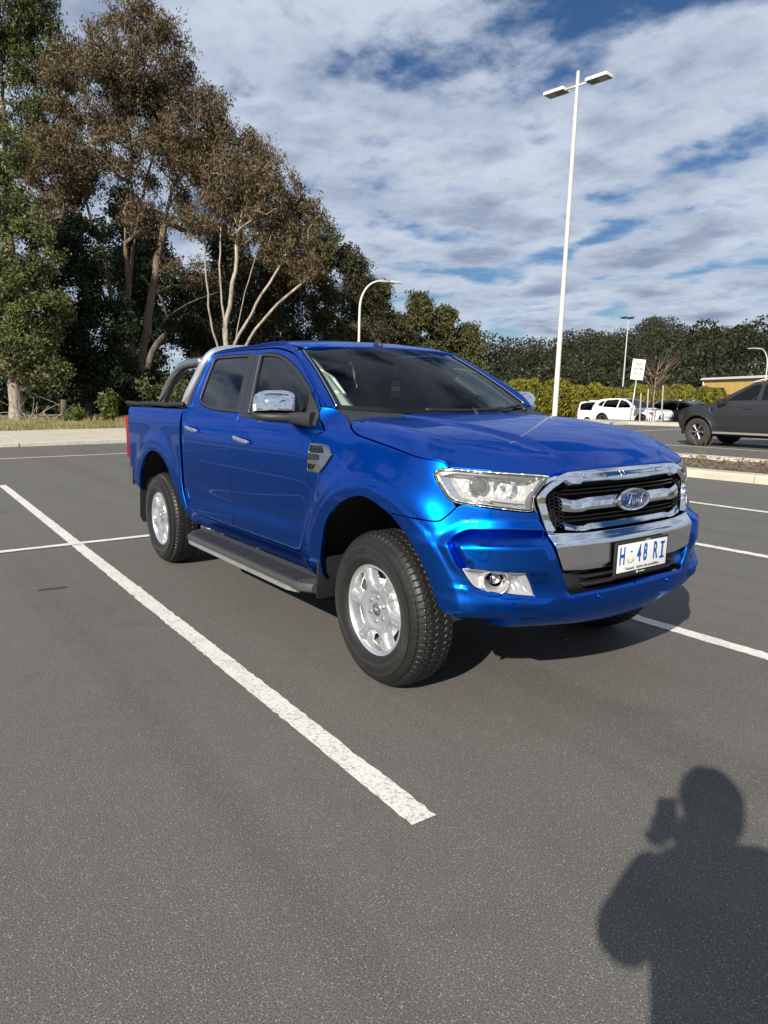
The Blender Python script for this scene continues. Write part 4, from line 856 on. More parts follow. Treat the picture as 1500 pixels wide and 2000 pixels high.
# ------------------------------------------------------------------ blue utility truck: wheels
RW=.386
def tyre_mesh():
    prof=[(.218,.098),(.226,.108),(.240,.118),(.262,.129),(.290,.1325),(.318,.1315),(.340,.128),(.356,.1225),(.367,.116)]
    for y in np.linspace(.110,-.110,61): prof.append((RW-.0035*(y/.1)**2-.006*max(0,(abs(y)-.09)/.02)**2,y))
    prof+= [(a,-b) for a,b in prof[:9][::-1]]
    prof=np.array(prof); k_=np.interp(prof[:,0],[.30,.36],[1,.90]); prof[:,1]*=k_; prof[:,0]-=np.where((prof[:,0]>.36),.017*np.clip((np.abs(prof[:,1])-.055)/.044,0,1)**2,0); n=560; th=np.linspace(0,2*np.pi,n,endpoint=False); k=len(prof); Rr=np.repeat(prof[:,0][:,None],n,1); Y=np.repeat(prof[:,1][:,None],n,1)
    T=np.repeat(th[None],k,0); NB=70
    ph=(T*NB/(2*np.pi))%1.0
    zig=lambda p,o: .0045*np.tanh(4*np.sin(2*np.pi*(p+o)))
    dep=np.zeros_like(Y); tread=(np.abs(Y)<.101)&(Rr>.36)
    for c,o,w in ((-.027,0,.0032),(.027,.5,.0032),(-.066,.3,.0032),(.066,.7,.0032)): dep=np.maximum(dep,(np.abs(Y-c-zig(ph,o))<w)*.008)
    for b0,b1,o,sl in ((-.027,.027,.0,6),(-.066,-.027,.3,-8),(.027,.066,.6,8),(-.125,-.066,.15,5),(.066,.125,.45,-5)):
        m=(Y>b0)&(Y<b1); pp=(ph+o+sl*Y+.08*np.sin(40*Y*np.pi))%1.0; dep=np.maximum(dep,(m&(np.abs(pp-.5)<(.075 if abs(b0+b1)>.15 else .055)))*(.006 if abs(b0+b1)>.15 else .004))
    Rr=Rr-dep*tread
    # shoulder notches run down to the upper wall, fine rings on the wall
    sh=(np.abs(Y)>.099)&(Rr>.345); Rr=Rr-sh*((np.abs(ph-.5)<.16)*.003); 
    wall=(~tread)&(Rr<.345); Y=Y+np.sign(Y)*wall*(.0012*(np.sin(Rr*900)>.6))
    V=np.stack([Rr*np.cos(T),Y,Rr*np.sin(T)],-1).reshape(-1,3); i=np.arange(k-1)[:,None]*n; j=np.arange(n)[None]; F=np.stack([i+j,i+n+j,i+n+(j+1)%n,i+(j+1)%n],-1).reshape(-1,4)
    me=mesh('tyre',V,F,RUBBER,None); me.data.set_sharp_from_angle(angle=R(38)); return me
def rim_mesh(phi0):
    rr=np.r_[np.linspace(.0,.10,14),np.linspace(.104,.206,54),np.linspace(.208,.2265,8)]; n=432; th=np.linspace(0,2*np.pi,n,endpoint=False); Rr,T=np.meshgrid(rr,th,indexing='ij')
    dl=np.abs(((T-phi0)/(R(60))+.5)%1-.5)*R(60); across=Rr*np.sin(dl); hw=np.interp(Rr,[.08,.105,.125,.16,.20],[.08,.048,.030,.026,.034])
    sd=across-hw; rim=sst(.205,.213,Rr)
    face=np.interp(Rr,[0,.05,.075,.10,.15,.20,.212,.2265],[-.026,-.026,-.024,-.014,-.006,-.007,-.008,-.003])-.010*np.clip(across/np.maximum(hw,.01),0,1)**2*sst(.09,.13,Rr)*(1-rim)
    face=face-.0045*sst(.011,.007,across)*sst(.145,.155,Rr)*(1-sst(.19,.198,Rr))
    pk=sst(0,.017,sd)*sst(.104,.124,Rr)*(1-sst(.200,.209,Rr)); w=face*(1-pk)+(-.058)*pk
    w=w-.006*sst(.2135,.2165,Rr)*(1-sst(.219,.222,Rr))
    V=np.stack([Rr*np.cos(T),-w-.112,Rr*np.sin(T)],-1); V[...,1]=-(.112+w)
    hole=(sd>.013)&(Rr>.150)&(Rr<.1985); k=len(rr); F=[]
    for i in range(k-1):
        for j in range(n):
            jn=(j+1)%n
            if hole[i,j] and hole[i+1,j] and hole[i,jn] and hole[i+1,jn]: continue
            F.append((i*n+j,i*n+jn,(i+1)*n+jn,(i+1)*n+j))
    V=V.reshape(-1,3); me=mesh('rim',V,np.array(F),ALLOY,None)
    return me
TY=tyre_mesh(); RM=rim_mesh(R(-6))
BAND=MB().lathe([(.262,-.1297),(.268,-.1316),(.290,-.1334),(.312,-.1331),(.320,-.1318)],96,'y').build('glint_band',mat('glint ring rubber',(.020,.020,.020),.20,0,0,.7),None)  # paler, glossier ring added on the sidewall so the sun glints behind the letters
BARREL=MB().lathe([(.2265,-.108),(.232,-.112),(.235,-.108),(.226,-.09),(.205,-.06),(.195,.08),(.225,.108)],64,'y').build('rim_barrel',ALLOY)
def bent_text(s,mid,r,size,flip=False,y=-.1335):
    V,F=text_geo(s,size,.0011,bold=.0012,spacing=1.05); sx=.92
    if flip: a=mid+V[:,0]*sx/r*1.0; rr=r-V[:,1]
    else: a=mid-V[:,0]*sx/r; rr=r+V[:,1]
    yy=np.interp(rr,[.262,.290,.318,.340],[-.1306,-.1341,-.1333,-.1296])-V[:,2]
    return np.stack([rr*np.cos(a),yy,rr*np.sin(a)],-1),F
LETT=mat('raised tyre letters',(.012,.012,.012),.25,0,.6); LETB=mat('grey glint band',(.16,.16,.155),.28,0,.5)
def wheel(name,x,side,parent,rot):
    w=empty(name,(x,-.782*side,RW-.004),0 if side>0 else math.pi,parent)
    def add(o,nm,src): c=o.copy() if src else o; COL.objects.link(c) if src else None; c.name=nm; c.parent=w; c.rotation_euler=(0,rot,0); return c
    return w
protos=[TY,RM,BARREL]
nut=MB().lathe([(.0120,.01),(.0120,-.002),(.0105,-.006),(.006,-.010),(.0,-.011)],12,'y').build('lug_nut',CHROME,angle=30)
cap=MB().lathe([(.034,.01),(.033,-.004),(.028,-.008),(.0,-.009)],32,'y').build('centre_cap',SATIN,angle=40)
capb=MB().lathe([(.020,-.0085),(.018,-.0098),(.0,-.0102)],28,'y').build('cap_badge',ALLOY); capb.scale=(1,1,.45)
hubd=MB().lathe([(.0,-.01),(.19,-.01),(.19,.03)],40,'y').build('brake_disc',mat('brake iron',(.05,.048,.045),.5,.6),angle=40)
t1=MB().add(*bent_text('GRANDTREK',R(118),.296,.040)).build('tyre_letters',LETT,smooth=False); t2=MB().add(*bent_text('DUNLOP AT20',R(-72),.290,.040)).build('tyre_letters',LETT,smooth=False)
first=True
for x in (0.,-3.22):
    for sd in (1,-1):
        w=empty('wheel',(x,-.782*sd,RW),0 if sd>0 else math.pi,truck); ro=R(0) if x>-1 else R(-38)
        def put(src,nm,par,loc=(0,0,0),ry=None):
            c=src if first else src.copy()
            if not first: COL.objects.link(c)
            c.parent=par; c.location=loc; c.rotation_euler=(0,-ro if ry is None else ry,0); return c
        ty=put(TY,'tyre',w); rm=put(RM,'rim',w); put(BARREL,'rim_barrel',w); put(hubd,'brake_disc',w); put(BAND,'glint_band',w)
        for tt in (t1,t2): put(tt,'tyre_letters',w)
        put(cap,'centre_cap',w,(0,-.086,0)); put(capb,'cap_badge',w,(0,-.086,0))
        for k in range(6):
            a=R(60*k-6+30)+ro; c=nut if (first and k==0) else nut.copy()
            if not(first and k==0): COL.objects.link(c)
            c.parent=w; c.location=(.062*math.cos(a),-.086,.062*math.sin(a))
        first=False
# ------------------------------------------------------------------ setting: ground, lines, kerbs
rng=np.random.default_rng(7)
def sheet(name,poly,z,m,kind='structure',thick=0.):
    P=[(x,y,z) for x,y in poly]
    if thick<=0: o=mesh(name,P,[tuple(range(len(P)))],m,None,False)
    else:
        n=len(P); V=P+[(x,y,z-thick) for x,y in poly]; F=[tuple(range(n))]+[(i,n+i,n+(i+1)%n,(i+1)%n) for i in range(n)]; b=MB().add(V,F); o=b.build(name,m,None,smooth=False)
    tag(o,kind=kind); return o
def rect(x0,x1,y0,y1): return [(x0,y0),(x1,y0),(x1,y1),(x0,y1)]
def asphalt():
    m=mat('asphalt',(.10,.097,.09),.85,0,0,.35); t=NT(m); co=t.coord('Object')
    big=t.noise(co,.35,4,.6); mid=t.noise(co,6,4,.6); fine=t.noise(co,185,3,.75); st=t.noise(co,1.6,5,.65,.6)
    v=t.new('ShaderNodeTexVoronoi'); v.inputs['Scale'].default_value=210; t.link(co,v.inputs[0])
    base=t.ramp(big.outputs[0],(.35,(.090,.085,.076)),(.65,(.120,.114,.103)))
    base=t.mix(.35,base,t.ramp(mid.outputs[0],(.3,(.070,.067,.060)),(.7,(.137,.130,.117))))
    base=t.mix(.62,base,t.ramp(fine.outputs[0],(.36,(.020,.019,.017)),(.64,(.225,.215,.195))))
    trk=t.noise(t.coord('Object',(.05,1.1,1)),1.6,3,.6); base=t.mix(1.,base,t.ramp(trk.outputs[0],(.50,(1,1,1)),(.66,(.86,.86,.86))),'MULTIPLY')
    # pale stones in the mix: only some cells, small
    sep=t.new('ShaderNodeSeparateColor'); t.link(v.outputs['Color'],sep.inputs[0])
    spk=t.math('MULTIPLY',t.math('GREATER_THAN',sep.outputs[0],.88),t.math('LESS_THAN',v.outputs['Distance'],.34))
    base=t.mix(t.math('MULTIPLY',spk,.75),base,(.46,.44,.40))
    stain=t.ramp(st.outputs[0],(.60,(1,1,1)),(.78,(.80,.80,.80))); base=t.mix(1.,base,stain,'MULTIPLY')
    # faint wheel paths along the aisle
    t.link(base,t.b.inputs['Base Color']); t.bump(fine.outputs[0],.35,.004)
    return m
ASPH=asphalt()
def linepaint():
    m=mat('line paint',(.70,.69,.64),.7,0,0,.3); t=NT(m); co=t.coord('Object'); a=t.noise(co,60,5,.75); b=t.noise(co,5,3,.5); c=t.noise(co,220,2,.7)
    w=t.math('ADD',t.math('MULTIPLY',a.outputs[0],.7),t.math('MULTIPLY',c.outputs[0],.3)); w=t.math('ADD',w,t.math('MULTIPLY',b.outputs[0],.12))
    t.link(t.mix(t.ramp(w,(.425,(0,0,0)),(.545,(1,1,1))),(.16,.155,.14),t.mix(b.outputs[0],(.66,.65,.58),(.78,.77,.72))),t.b.inputs['Base Color']); t.bump(c.outputs[0],.5,.004); return m
PAINTW=linepaint()
def concrete():
    m=mat('concrete',(.52,.48,.38),.9,0,0,.2); t=NT(m); co=t.coord('Object'); a=t.noise(co,1.2,5,.6); b=t.noise(co,30,4,.6)
    t.link(t.mix(.4,t.ramp(a.outputs[0],(.35,(.42,.385,.30)),(.68,(.56,.52,.42))),t.ramp(b.outputs[0],(.3,(.38,.35,.28)),(.7,(.60,.56,.46)))),t.b.inputs['Base Color']); t.bump(b.outputs[0],.3,.01); return m
CONC=concrete()
def soil(name,c0,c1,sc=3.):
    m=mat(name,c0,.95,0,0,.15); t=NT(m); co=t.coord('Object'); a=t.noise(co,sc,6,.65); b=t.noise(co,sc*14,4,.7)
    t.link(t.mix(.5,t.ramp(a.outputs[0],(.35,c0),(.65,c1)),t.ramp(b.outputs[0],(.3,tuple(x*.55 for x in c0)),(.7,tuple(min(1,x*1.4) for x in c1)))),t.b.inputs['Base Color']); t.bump(b.outputs[0],.8,.05); return m
sheet('ground',rect(-2500,2500,-2500,2500),-.62,soil('distant ground',(.06,.065,.03),(.13,.12,.06),.05))
sheet('car_park',rect(-19.25,70,-70,27.6),0.,ASPH)
sheet('lower_car_park',rect(-70,60,29.4,74),-.55,ASPH)
# painted bay lines (the bays are turned by a hair against the truck)
def ragged(name,p0,p1,w,z,seed):
    r=np.random.default_rng(seed); p0=np.array(p0,float); p1=np.array(p1,float); L=np.linalg.norm(p1-p0); n=max(8,int(L/.035)); d=(p1-p0)/L; q=np.array([-d[1],d[0]]); t=np.linspace(0,L,n+1)
    def edge():
        e=r.normal(size=n+1)*.0028; k=np.convolve(r.normal(size=n+1),np.ones(15)/15,'same')*.004; return e+k
    A=p0+d*t[:,None]+q*(w/2+edge())[:,None]; B=p0+d*t[:,None]-q*(w/2+edge())[:,None]; V=np.concatenate([np.c_[A,np.full(n+1,z)],np.c_[B,np.full(n+1,z)]]); F=np.array([(i,n+1+i,n+2+i,i+1) for i in range(n)]); o=mesh(name,V,F,PAINTW,None,False); tag(o,kind='structure'); return o
_ls=[100]
def bayline(x0,x1,y0,w=.105,sl=-.0137,name='bay_line'):
    _ls[0]+=1; ragged(name,(x0,y0+sl*x0),(x1,y0+sl*x1),w,.004,_ls[0])
for y in (-6.35,-3.87,-1.387,1.115,3.595,6.07): bayline(-9.93,1.05,y)
for y in (13.42,15.88,18.4,20.9): bayline(-9.6,-2.2,y)
ragged('bay_head_line',(-4.45,-9),(-4.45,8.6),.10,.008,55)
ragged('edge_line',(-15.67,-40),(-15.0,26),.11,.004,56)
# dark drip marks and a short crack on the asphalt
def blot(name,c,sx,sy,seed,m):
    r=random.Random(seed); P=[(c[0]+sx*math.cos(a)*(.55+.6*r.random()),c[1]+sy*math.sin(a)*(.55+.6*r.random())) for a in np.linspace(0,2*math.pi,22,endpoint=False)]; sheet(name,P,.003,m)
OIL=mat('oil mark',(.045,.043,.040),.6)
for i,(x,y,a,b) in enumerate(((-2.83,-1.80,.035,.075),(-2.85,-1.90,.03,.05),(-7.2,1.25,.10,.14),(-7.5,1.5,.08,.10),(-6.2,-.2,.03,.02))): blot('oil_mark',(x,y),a,b,i+3,OIL)
KERBM=soil('kerb concrete',(.42,.39,.32),(.58,.55,.46),2.)
# footpath with kerb, concrete bays with joints
for k in range(-14,6):
    y0,y1=k*5.+.5,k*5.+5.47
    if y0>27: continue
    sheet('footpath_slab',rect(-26.6,-19.62,y0,min(y1,27.95)),.125,CONC,thick=.14)
for k in range(-20,10):
    y0=k*3.+.4; y1=min(y0+2.97,27.6)
    if y0>27.4: continue
    b=MB(); P=[np.array([(-19.62,y,.131),(-19.35,y,.128),(-19.26,y,.09),(-19.25,y,-.02),(-19.62,y,-.02)]) for y in (y0,y1)]; b.loft(P); tag(b.build('kerb',KERBM,None,smooth=False),kind='structure')
for k in range(0,18):
    x0=-19.25+k*3.; x1=x0+2.97
    b=MB(); P=[np.array([(x,27.98,.131),(x,27.70,.128),(x,27.61,.09),(x,27.60,-.02),(x,27.98,-.02)]) for x in (x0,x1)]; b.loft(P); tag(b.build('kerb',KERBM,None,smooth=False),kind='structure')
    sheet('footpath_slab',rect(x0,x1,28.0,29.45),.125,CONC,thick=.70)
sheet('footpath_slab',rect(-26.6,-19.27,28.0,29.45),.125,CONC,thick=.70)
# planted median with concrete kerbs
MULCH=soil('mulch',(.10,.075,.055),(.22,.17,.13),8.)
for k in range(-5,9):
    x0=-5.6+k*2.4; x1=x0+2.385
    for ya,yb in ((8.86,9.22),(11.75,12.08)):
        if k<0: break
        s=1 if ya<10 else -1
        yo,yi=(ya,yb) if s>0 else (yb,ya)
        b=MB(); b.loft([np.array([(x,yo,-.02),(x,yo+.012*s,.10),(x,yo+.05*s,.135),(x,yi,.135),(x,yi,-.02)]) for x in (x0,x1)]); tag(b.build('median_kerb',CONC,None,smooth=False),kind='structure')
a=np.linspace(math.pi/2,math.pi*1.5,13); ce=(-5.6,10.47); ro,ri=1.61,1.26
b=MB(); b.loft([np.array([(ce[0]+r*math.cos(t),ce[1]+r*math.sin(t),z) for r,z in ((ro,-.02),(ro-.012,.10),(ro-.05,.135),(ri,.135),(ri,-.02))]) for t in a]); tag(b.build('median_kerb',CONC,None,smooth=False),kind='structure')
xs=np.linspace(-6.9,28,120); ys=np.linspace(9.2,11.78,16); V=[(x,y,.085+.045*mnoise.noise((x*1.1,y*1.3,3))+.02*mnoise.noise((x*6,y*6,1))-(0 if x>-5.6 else .5*max(0,math.hypot(x+5.6,y-10.47)-1.26))) for x in xs for y in ys]
tag(mesh('median_bed',V,np.array([(i*16+j,(i+1)*16+j,(i+1)*16+j+1,i*16+j+1) for i in range(119) for j in range(15)]),MULCH),kind='structure')
nch=2600; c=np.stack([rng.uniform(-6.6,6,nch),rng.uniform(9.25,11.75,nch),rng.uniform(.11,.15,nch)],-1)
def quads(c,ax_,bx_):
    n=len(c); V=np.stack([c-ax_-bx_,c+ax_-bx_,c+ax_+bx_,c-ax_+bx_],1).reshape(-1,3); F=np.arange(4*n).reshape(n,4); return V,F
def leaves(c,ax_,bx_):
    n=len(c); ax_=ax_*1.15; bx_=bx_*1.45; V=np.stack([c-ax_,c-bx_-ax_*.1,c+ax_,c+bx_-ax_*.1],1).reshape(-1,3); return V,np.arange(4*n).reshape(n,4)
def rdir(n): v=rng.normal(size=(n,3)); return v/np.linalg.norm(v,axis=1)[:,None]
d1=rdir(nch)*np.array([1,1,.35]); d2=np.cross(d1,rdir(nch)); d2/=np.linalg.norm(d2,axis=1)[:,None]+1e-9
V,F=quads(c,d1*rng.uniform(.015,.05,(nch,1)),d2*rng.uniform(.006,.016,(nch,1))); tag(mesh('bark_chips',V,F,soil('bark chip',(.16,.11,.075),(.36,.28,.21),20.),None,False),'loose brown bark chips covering the planted median','bark chips',kind='stuff')
# ------------------------------------------------------------------ vegetation
def leafmat(name,c0,c1,c2=None,trans=.25,rough=.55,sc=1.2):
    if name in MATS: return MATS[name]
    m=bpy.data.materials.new(name); m.use_nodes=True; t=NT(m); MATS[name]=m
    geo=t.new('ShaderNodeNewGeometry'); co=t.coord('Object'); n=t.noise(co,sc,3,.6); n2=t.noise(co,9.,2,.7)
    col=t.mix(t.ramp(n.outputs[0],(.35,(0,0,0)),(.65,(1,1,1))),c0,c1); col=t.mix(t.math('MULTIPLY',geo.outputs['Random Per Island'],.34),col,c2 or tuple(min(1,x*1.9) for x in c1)); col=t.mix(t.math('MULTIPLY',n2.outputs[0],.35),col,tuple(x*.35 for x in c0))
    t.link(col,t.b.inputs['Base Color']); t.b.inputs['Roughness'].default_value=rough; t.b.inputs['Specular IOR Level'].default_value=.35
    tr=t.new('ShaderNodeBsdfTranslucent'); t.link(col,tr.inputs[0]); mx=t.new('ShaderNodeMixShader'); mx.inputs[0].default_value=trans; out=t.N['Material Output']
    t.link(t.b.outputs[0],mx.inputs[1]); t.link(tr.outputs[0],mx.inputs[2]); t.link(mx.outputs[0],out.inputs[0]); return m
def barkmat(name,c0,c1,sc=4.):
    m=mat(name,c0,.9,0,0,.2); t=NT(m); co=t.coord('Object',(1,1,.22)); a=t.noise(co,sc,5,.65,.8); b=t.noise(co,sc*7,3,.6)
    t.link(t.mix(.35,t.ramp(a.outputs[0],(.38,c0),(.62,c1)),t.ramp(b.outputs[0],(.3,tuple(x*.5 for x in c0)),(.7,c1))),t.b.inputs['Base Color']); t.bump(a.outputs[0],.6,.05); return m
BK_GUM=barkmat('gum bark',(.085,.062,.045),(.25,.19,.14)); BK_PALE=barkmat('pale gum bark',(.17,.13,.10),(.46,.40,.33),2.5); BK_DARK=barkmat('dark bark',(.06,.048,.036),(.16,.13,.10)); BK_GREY=barkmat('grey bark',(.17,.14,.11),(.38,.34,.29))
LF_BROWN=leafmat('gum leaf russet',(.070,.054,.026),(.140,.100,.050),(.29,.22,.12)); LF_GUM=leafmat('gum leaf green',(.042,.055,.016),(.095,.110,.030),(.22,.23,.08)); LF_ACA=leafmat('wattle leaf',(.065,.080,.022),(.140,.160,.046),(.30,.32,.13))
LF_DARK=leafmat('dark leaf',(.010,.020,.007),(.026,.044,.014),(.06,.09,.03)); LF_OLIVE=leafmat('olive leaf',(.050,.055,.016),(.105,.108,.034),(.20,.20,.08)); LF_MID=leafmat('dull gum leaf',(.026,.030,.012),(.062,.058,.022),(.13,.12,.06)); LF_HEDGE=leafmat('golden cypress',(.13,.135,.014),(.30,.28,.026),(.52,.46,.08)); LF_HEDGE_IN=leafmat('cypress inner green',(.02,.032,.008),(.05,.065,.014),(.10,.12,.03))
LF_HILL=leafmat('hill forest leaf',(.016,.020,.008),(.038,.042,.016),(.085,.088,.038),sc=.06); LF_YOUNG=leafmat('young leaf',(.05,.075,.015),(.12,.15,.03),(.24,.27,.08))
def tree(name,base,trunks,blobs,leaf,bark,label,cat='tree',ncl=150,lpc=150,lsz=(.16,.05),clr=.8,r0=.35,seed=1,droop=.5,group=None,limb=1.0,leafn=None,wob=.10,minr=.012,flat=.62):
    """trunks: polylines from the base; blobs: ellipsoids (cx,cy,cz,rx,ry,rz,weight) holding the leaf clusters; limbs reach out from the trunks to the clusters"""
    g=np.random.default_rng(seed); t=empty(name,base); tag(t,label,cat,group)
    nodes=[];par=[];rad=[]
    for tr in trunks:
        P=resample(catm(np.array(tr,float),6),.7); P[1:]+=g.normal(size=P[1:].shape)*np.array([.03,.03,0])
        j0=-1
        if P[0][2]>.6 and nodes: j0=int(np.linalg.norm(np.array(nodes)-P[0],axis=1).argmin())
        for i,q in enumerate(P): par.append(len(nodes)-1 if i else j0); nodes.append(q)
    ntr=len(nodes); w=np.array([b[6] for b in blobs],float); w/=w.sum(); cl=[]
    for k in range(ncl):
        b=blobs[g.choice(len(blobs),p=w)]; d=g.normal(size=3); d/=np.linalg.norm(d); rr=g.uniform(.30,1)**.45; cl.append(np.array(b[:3])+d*rr*np.array(b[3:6]))
    cl=np.array(cl); cl=cl[np.argsort(np.linalg.norm(cl-np.array([trunks[0][0][0],trunks[0][0][1],0])[None],axis=1))]
    ends=[]
    for c in cl:
        N=np.array(nodes); d=c-N; L=np.linalg.norm(d,axis=1); cost=L+1.6*np.clip(-d[:,2]+.15*L,0,None)+.35*np.arange(len(N))*0; i=int(cost.argmin()); m=max(2,int(L[i]/.8)); st=N[i]; prev=i
        k1=st+(c-st)*.5+np.array([0,0,-.10*L[i]])+g.normal(size=3)*wob*L[i]
        for s in np.linspace(0,1,m+1)[1:]:
            q=(1-s)**2*st+2*s*(1-s)*k1+s*s*c+ (g.normal(size=3)*.05 if s<1 else 0); par.append(prev); nodes.append(q); prev=len(nodes)-1
        ends.append(prev)
    N=np.array(nodes); load=np.zeros(len(N)); 
    for e in ends: load[e]+=1
    for i in range(len(N)-1,-1,-1):
        if par[i]>=0: load[par[i]]+=load[i]
    mx=max(load.max(),1); rad=r0*(np.clip(load,.6,None)/mx)**.52
    zt=max(b[2]+b[5] for b in blobs); rad=rad*np.interp(N[:,2]/zt,[0,.25,.9],[1,.82,.40])
    # tubes: one chain per limb
    kids={}
    for i,p_ in enumerate(par):
        if p_>=0: kids.setdefault(p_,[]).append(i)
    mb=MB(); done=set()
    def chain(i):
        ch=[i]
        while True:
            k=[j for j in kids.get(ch[-1],[])]
            if not k: break
            k=max(k,key=lambda j:load[j]); ch.append(k)
        return ch
    starts=[i for i,p_ in enumerate(par) if p_<0]; stack=[(s,None) for s in starts]
    while stack:
        s,pp=stack.pop(); ch=chain(s); P=N[ch]; r_=rad[ch].copy(); full=ch
        if pp is not None: P=np.vstack([N[pp],P]); r_=np.r_[min(rad[pp]*.8,r_[0]*1.15),r_]
        else:
            r_[0]*=1.55
            if len(r_)>1: r_[1]*=1.12
        if len(P)>=2: mb.tube(P,np.maximum(r_*limb,minr),7 if r_[0]>.08 else 5)
        for j in full:
            ks=kids.get(j,[])
            if len(ks)>1:
                big=max(ks,key=lambda q:load[q])
                for q in ks:
                    if q!=big: stack.append((q,j))
    mb.build('trunk',bark,t,fix=False)
    # crown: leaf-sized faces scattered round the twig ends
    n=len(cl)*lpc; ci=np.repeat(np.arange(len(cl)),lpc); sc=g.uniform(.6,1.25,len(cl))[ci][:,None]*clr; off=g.normal(size=(n,3)); off/=np.linalg.norm(off,axis=1)[:,None]; off*=g.uniform(0,1,(n,1))**.5; off[:,2]*=flat
    off+= .35*np.sin(off[:,[1,2,0]]*5+ci[:,None]); c=cl[ci]+off*sc
    ax_=g.normal(size=(n,3)); ax_[:,2]-=droop*1.4; ax_/=np.linalg.norm(ax_,axis=1)[:,None]; bx_=np.cross(ax_,g.normal(size=(n,3))); bx_/=np.linalg.norm(bx_,axis=1)[:,None]+1e-9; s=g.uniform(.6,1.35,(n,1))
    V,F=leaves(c,ax_*lsz[0]*s,bx_*lsz[1]*s); mesh('crown',V,F,leaf,t,False); return t
def bl(cx,cy,cz,rx,ry,rz,w=1.): return (cx,cy,cz,rx,ry,rz,w)
# directions across the view for the trees on the left: image-right is about +y (and a little +x)
RT=np.array([.30,.954,0.])     # sideways axis as seen from the car park at the left of the picture
def bs(s,d,z,rs,rd,rz_,w=1.): return bl(RT[0]*s-RT[1]*d,RT[1]*s+RT[0]*d,z,.5*rs+.5*rd,rs,rz_,w)
def tp(*pts): return [(RT[0]*s-RT[1]*d,RT[1]*s+RT[0]*d,z) for s,d,z in pts]
# px -> metres at 46 m: 1 px = .033 m
tree('russet_gum_tree',(-41.5,9.8,0),[tp((0,0,-.3),(.1,0,2),(.3,.2,5),(.2,0,9),(.5,.3,13),(1.4,0,17),(1.7,0,20.5)),tp((.3,0,-.3),(.6,.2,2.5),(1.2,0,5.6),(2.0,.4,9.5),(2.9,0,13),(4.4,0,16.5)),tp((.1,.2,0),(-.5,.5,4),(-1.0,.8,9),(-2.0,0,13),(-2.8,0,17)),tp((-.2,.3,2),(.2,.5,7),(1.0,.6,12),(2.2,.4,16),(2.8,.2,19)),tp((.4,.2,3.2),(2.3,0,6.0),(4.2,.2,7.2),(5.4,0,7.6))],
  [bs(1.6,0,20.4,2.9,3.0,2.7,2.2),bs(-1.2,0,18.2,2.6,3,2.4,1.6),bs(4.0,.5,17.2,2.6,3,2.5,1.8),bs(6.4,0,14.8,2.5,2.8,2.4,1.5),bs(2.0,-.5,15,3.6,3,2.0,1.3),bs(-3.0,0,14.2,2.2,2.6,2.0,1.1),bs(8.2,0,12.6,1.7,2,1.9,.8),bs(5.0,0,12.2,2.4,2.5,1.2,.5),bs(-3.6,0,11.2,1.4,1.6,1.2,.4),bs(1.2,0,11.6,2.0,2.4,1.0,.3),bs(3.6,0,8.6,1.8,1.6,.7,.2)],LF_BROWN,BK_GUM,'tallest gum tree with russet brown foliage and many pale limbs',ncl=780,lpc=150,lsz=(.095,.021),clr=.66,r0=.29,seed=11,droop=.8,wob=.13,minr=.022,flat=.85)
tree('pale_gum_tree',(-35.9,13.7,0),[tp((0,0,-.3),(.05,0,3),(-.15,0,6),(-.2,0,9),(.1,0,12.6)),tp((.05,0,2.6),(.7,.2,5.4),(1.4,0,8),(2.2,0,10.4),(2.8,0,12.2)),tp((.15,.1,2.2),(1.3,.2,4.6),(3.0,0,6.6),(4.4,0,7.8)),tp((0,.2,2.4),(-.7,.3,5),(-1.0,0,8.2),(-.9,0,11)),tp((.4,0,4.2),(1.9,0,6.8),(3.3,0,9.0),(4.0,0,10.6)),tp((-.1,0,5),(.5,0,8),(1.0,.1,11),(1.6,0,13.4))],
  [bs(.2,0,13.2,1.5,1.6,1.4,1),bs(2.6,0,12.9,1.8,1.7,1.9,1.4),bs(4.3,0,11.2,1.2,1.4,1.8,1.0),bs(.9,0,10.8,1.5,1.6,1.1,.6),bs(4.6,0,8.6,1.0,1.2,.9,.4),bs(3.0,0,9.6,1.2,1.2,.8,.35),bs(-1.1,0,10.8,.9,1.2,1.2,.35)],LF_BROWN,BK_PALE,'slender gum with bare cream white stems and thin brown foliage beside the tallest gum',ncl=250,lpc=62,lsz=(.10,.024),clr=.52,r0=.27,seed=5,droop=.8,wob=.14,limb=1.0,minr=.020,flat=.85)
tree('tall_green_gum_tree',(-46.7,4.4,0),[tp((0,0,-.3),(.2,0,6),(.4,0,13),(.6,0,20),(.8,0,24)),tp((.3,0,10),(-1.2,0,15),(-2,0,19))],
  [bs(.8,0,23.5,3.0,3,2.6,2),bs(2.6,0,21,2.4,2.4,2.0,1.6),bs(-1.8,0,21.5,2.6,2.6,2.4,1.3),bs(1.4,0,17.2,2.8,2.6,2.4,1.5),bs(3.0,0,14.2,2.4,2.4,2.2,1.3),bs(-1.6,0,15.6,2.6,2.4,2.4,1.2)],LF_GUM,BK_GUM,'tall gum with green drooping foliage at the left edge, reaching out of the picture','tree',ncl=380,lpc=150,lsz=(.11,.028),clr=.80,r0=.36,seed=21,droop=.8)
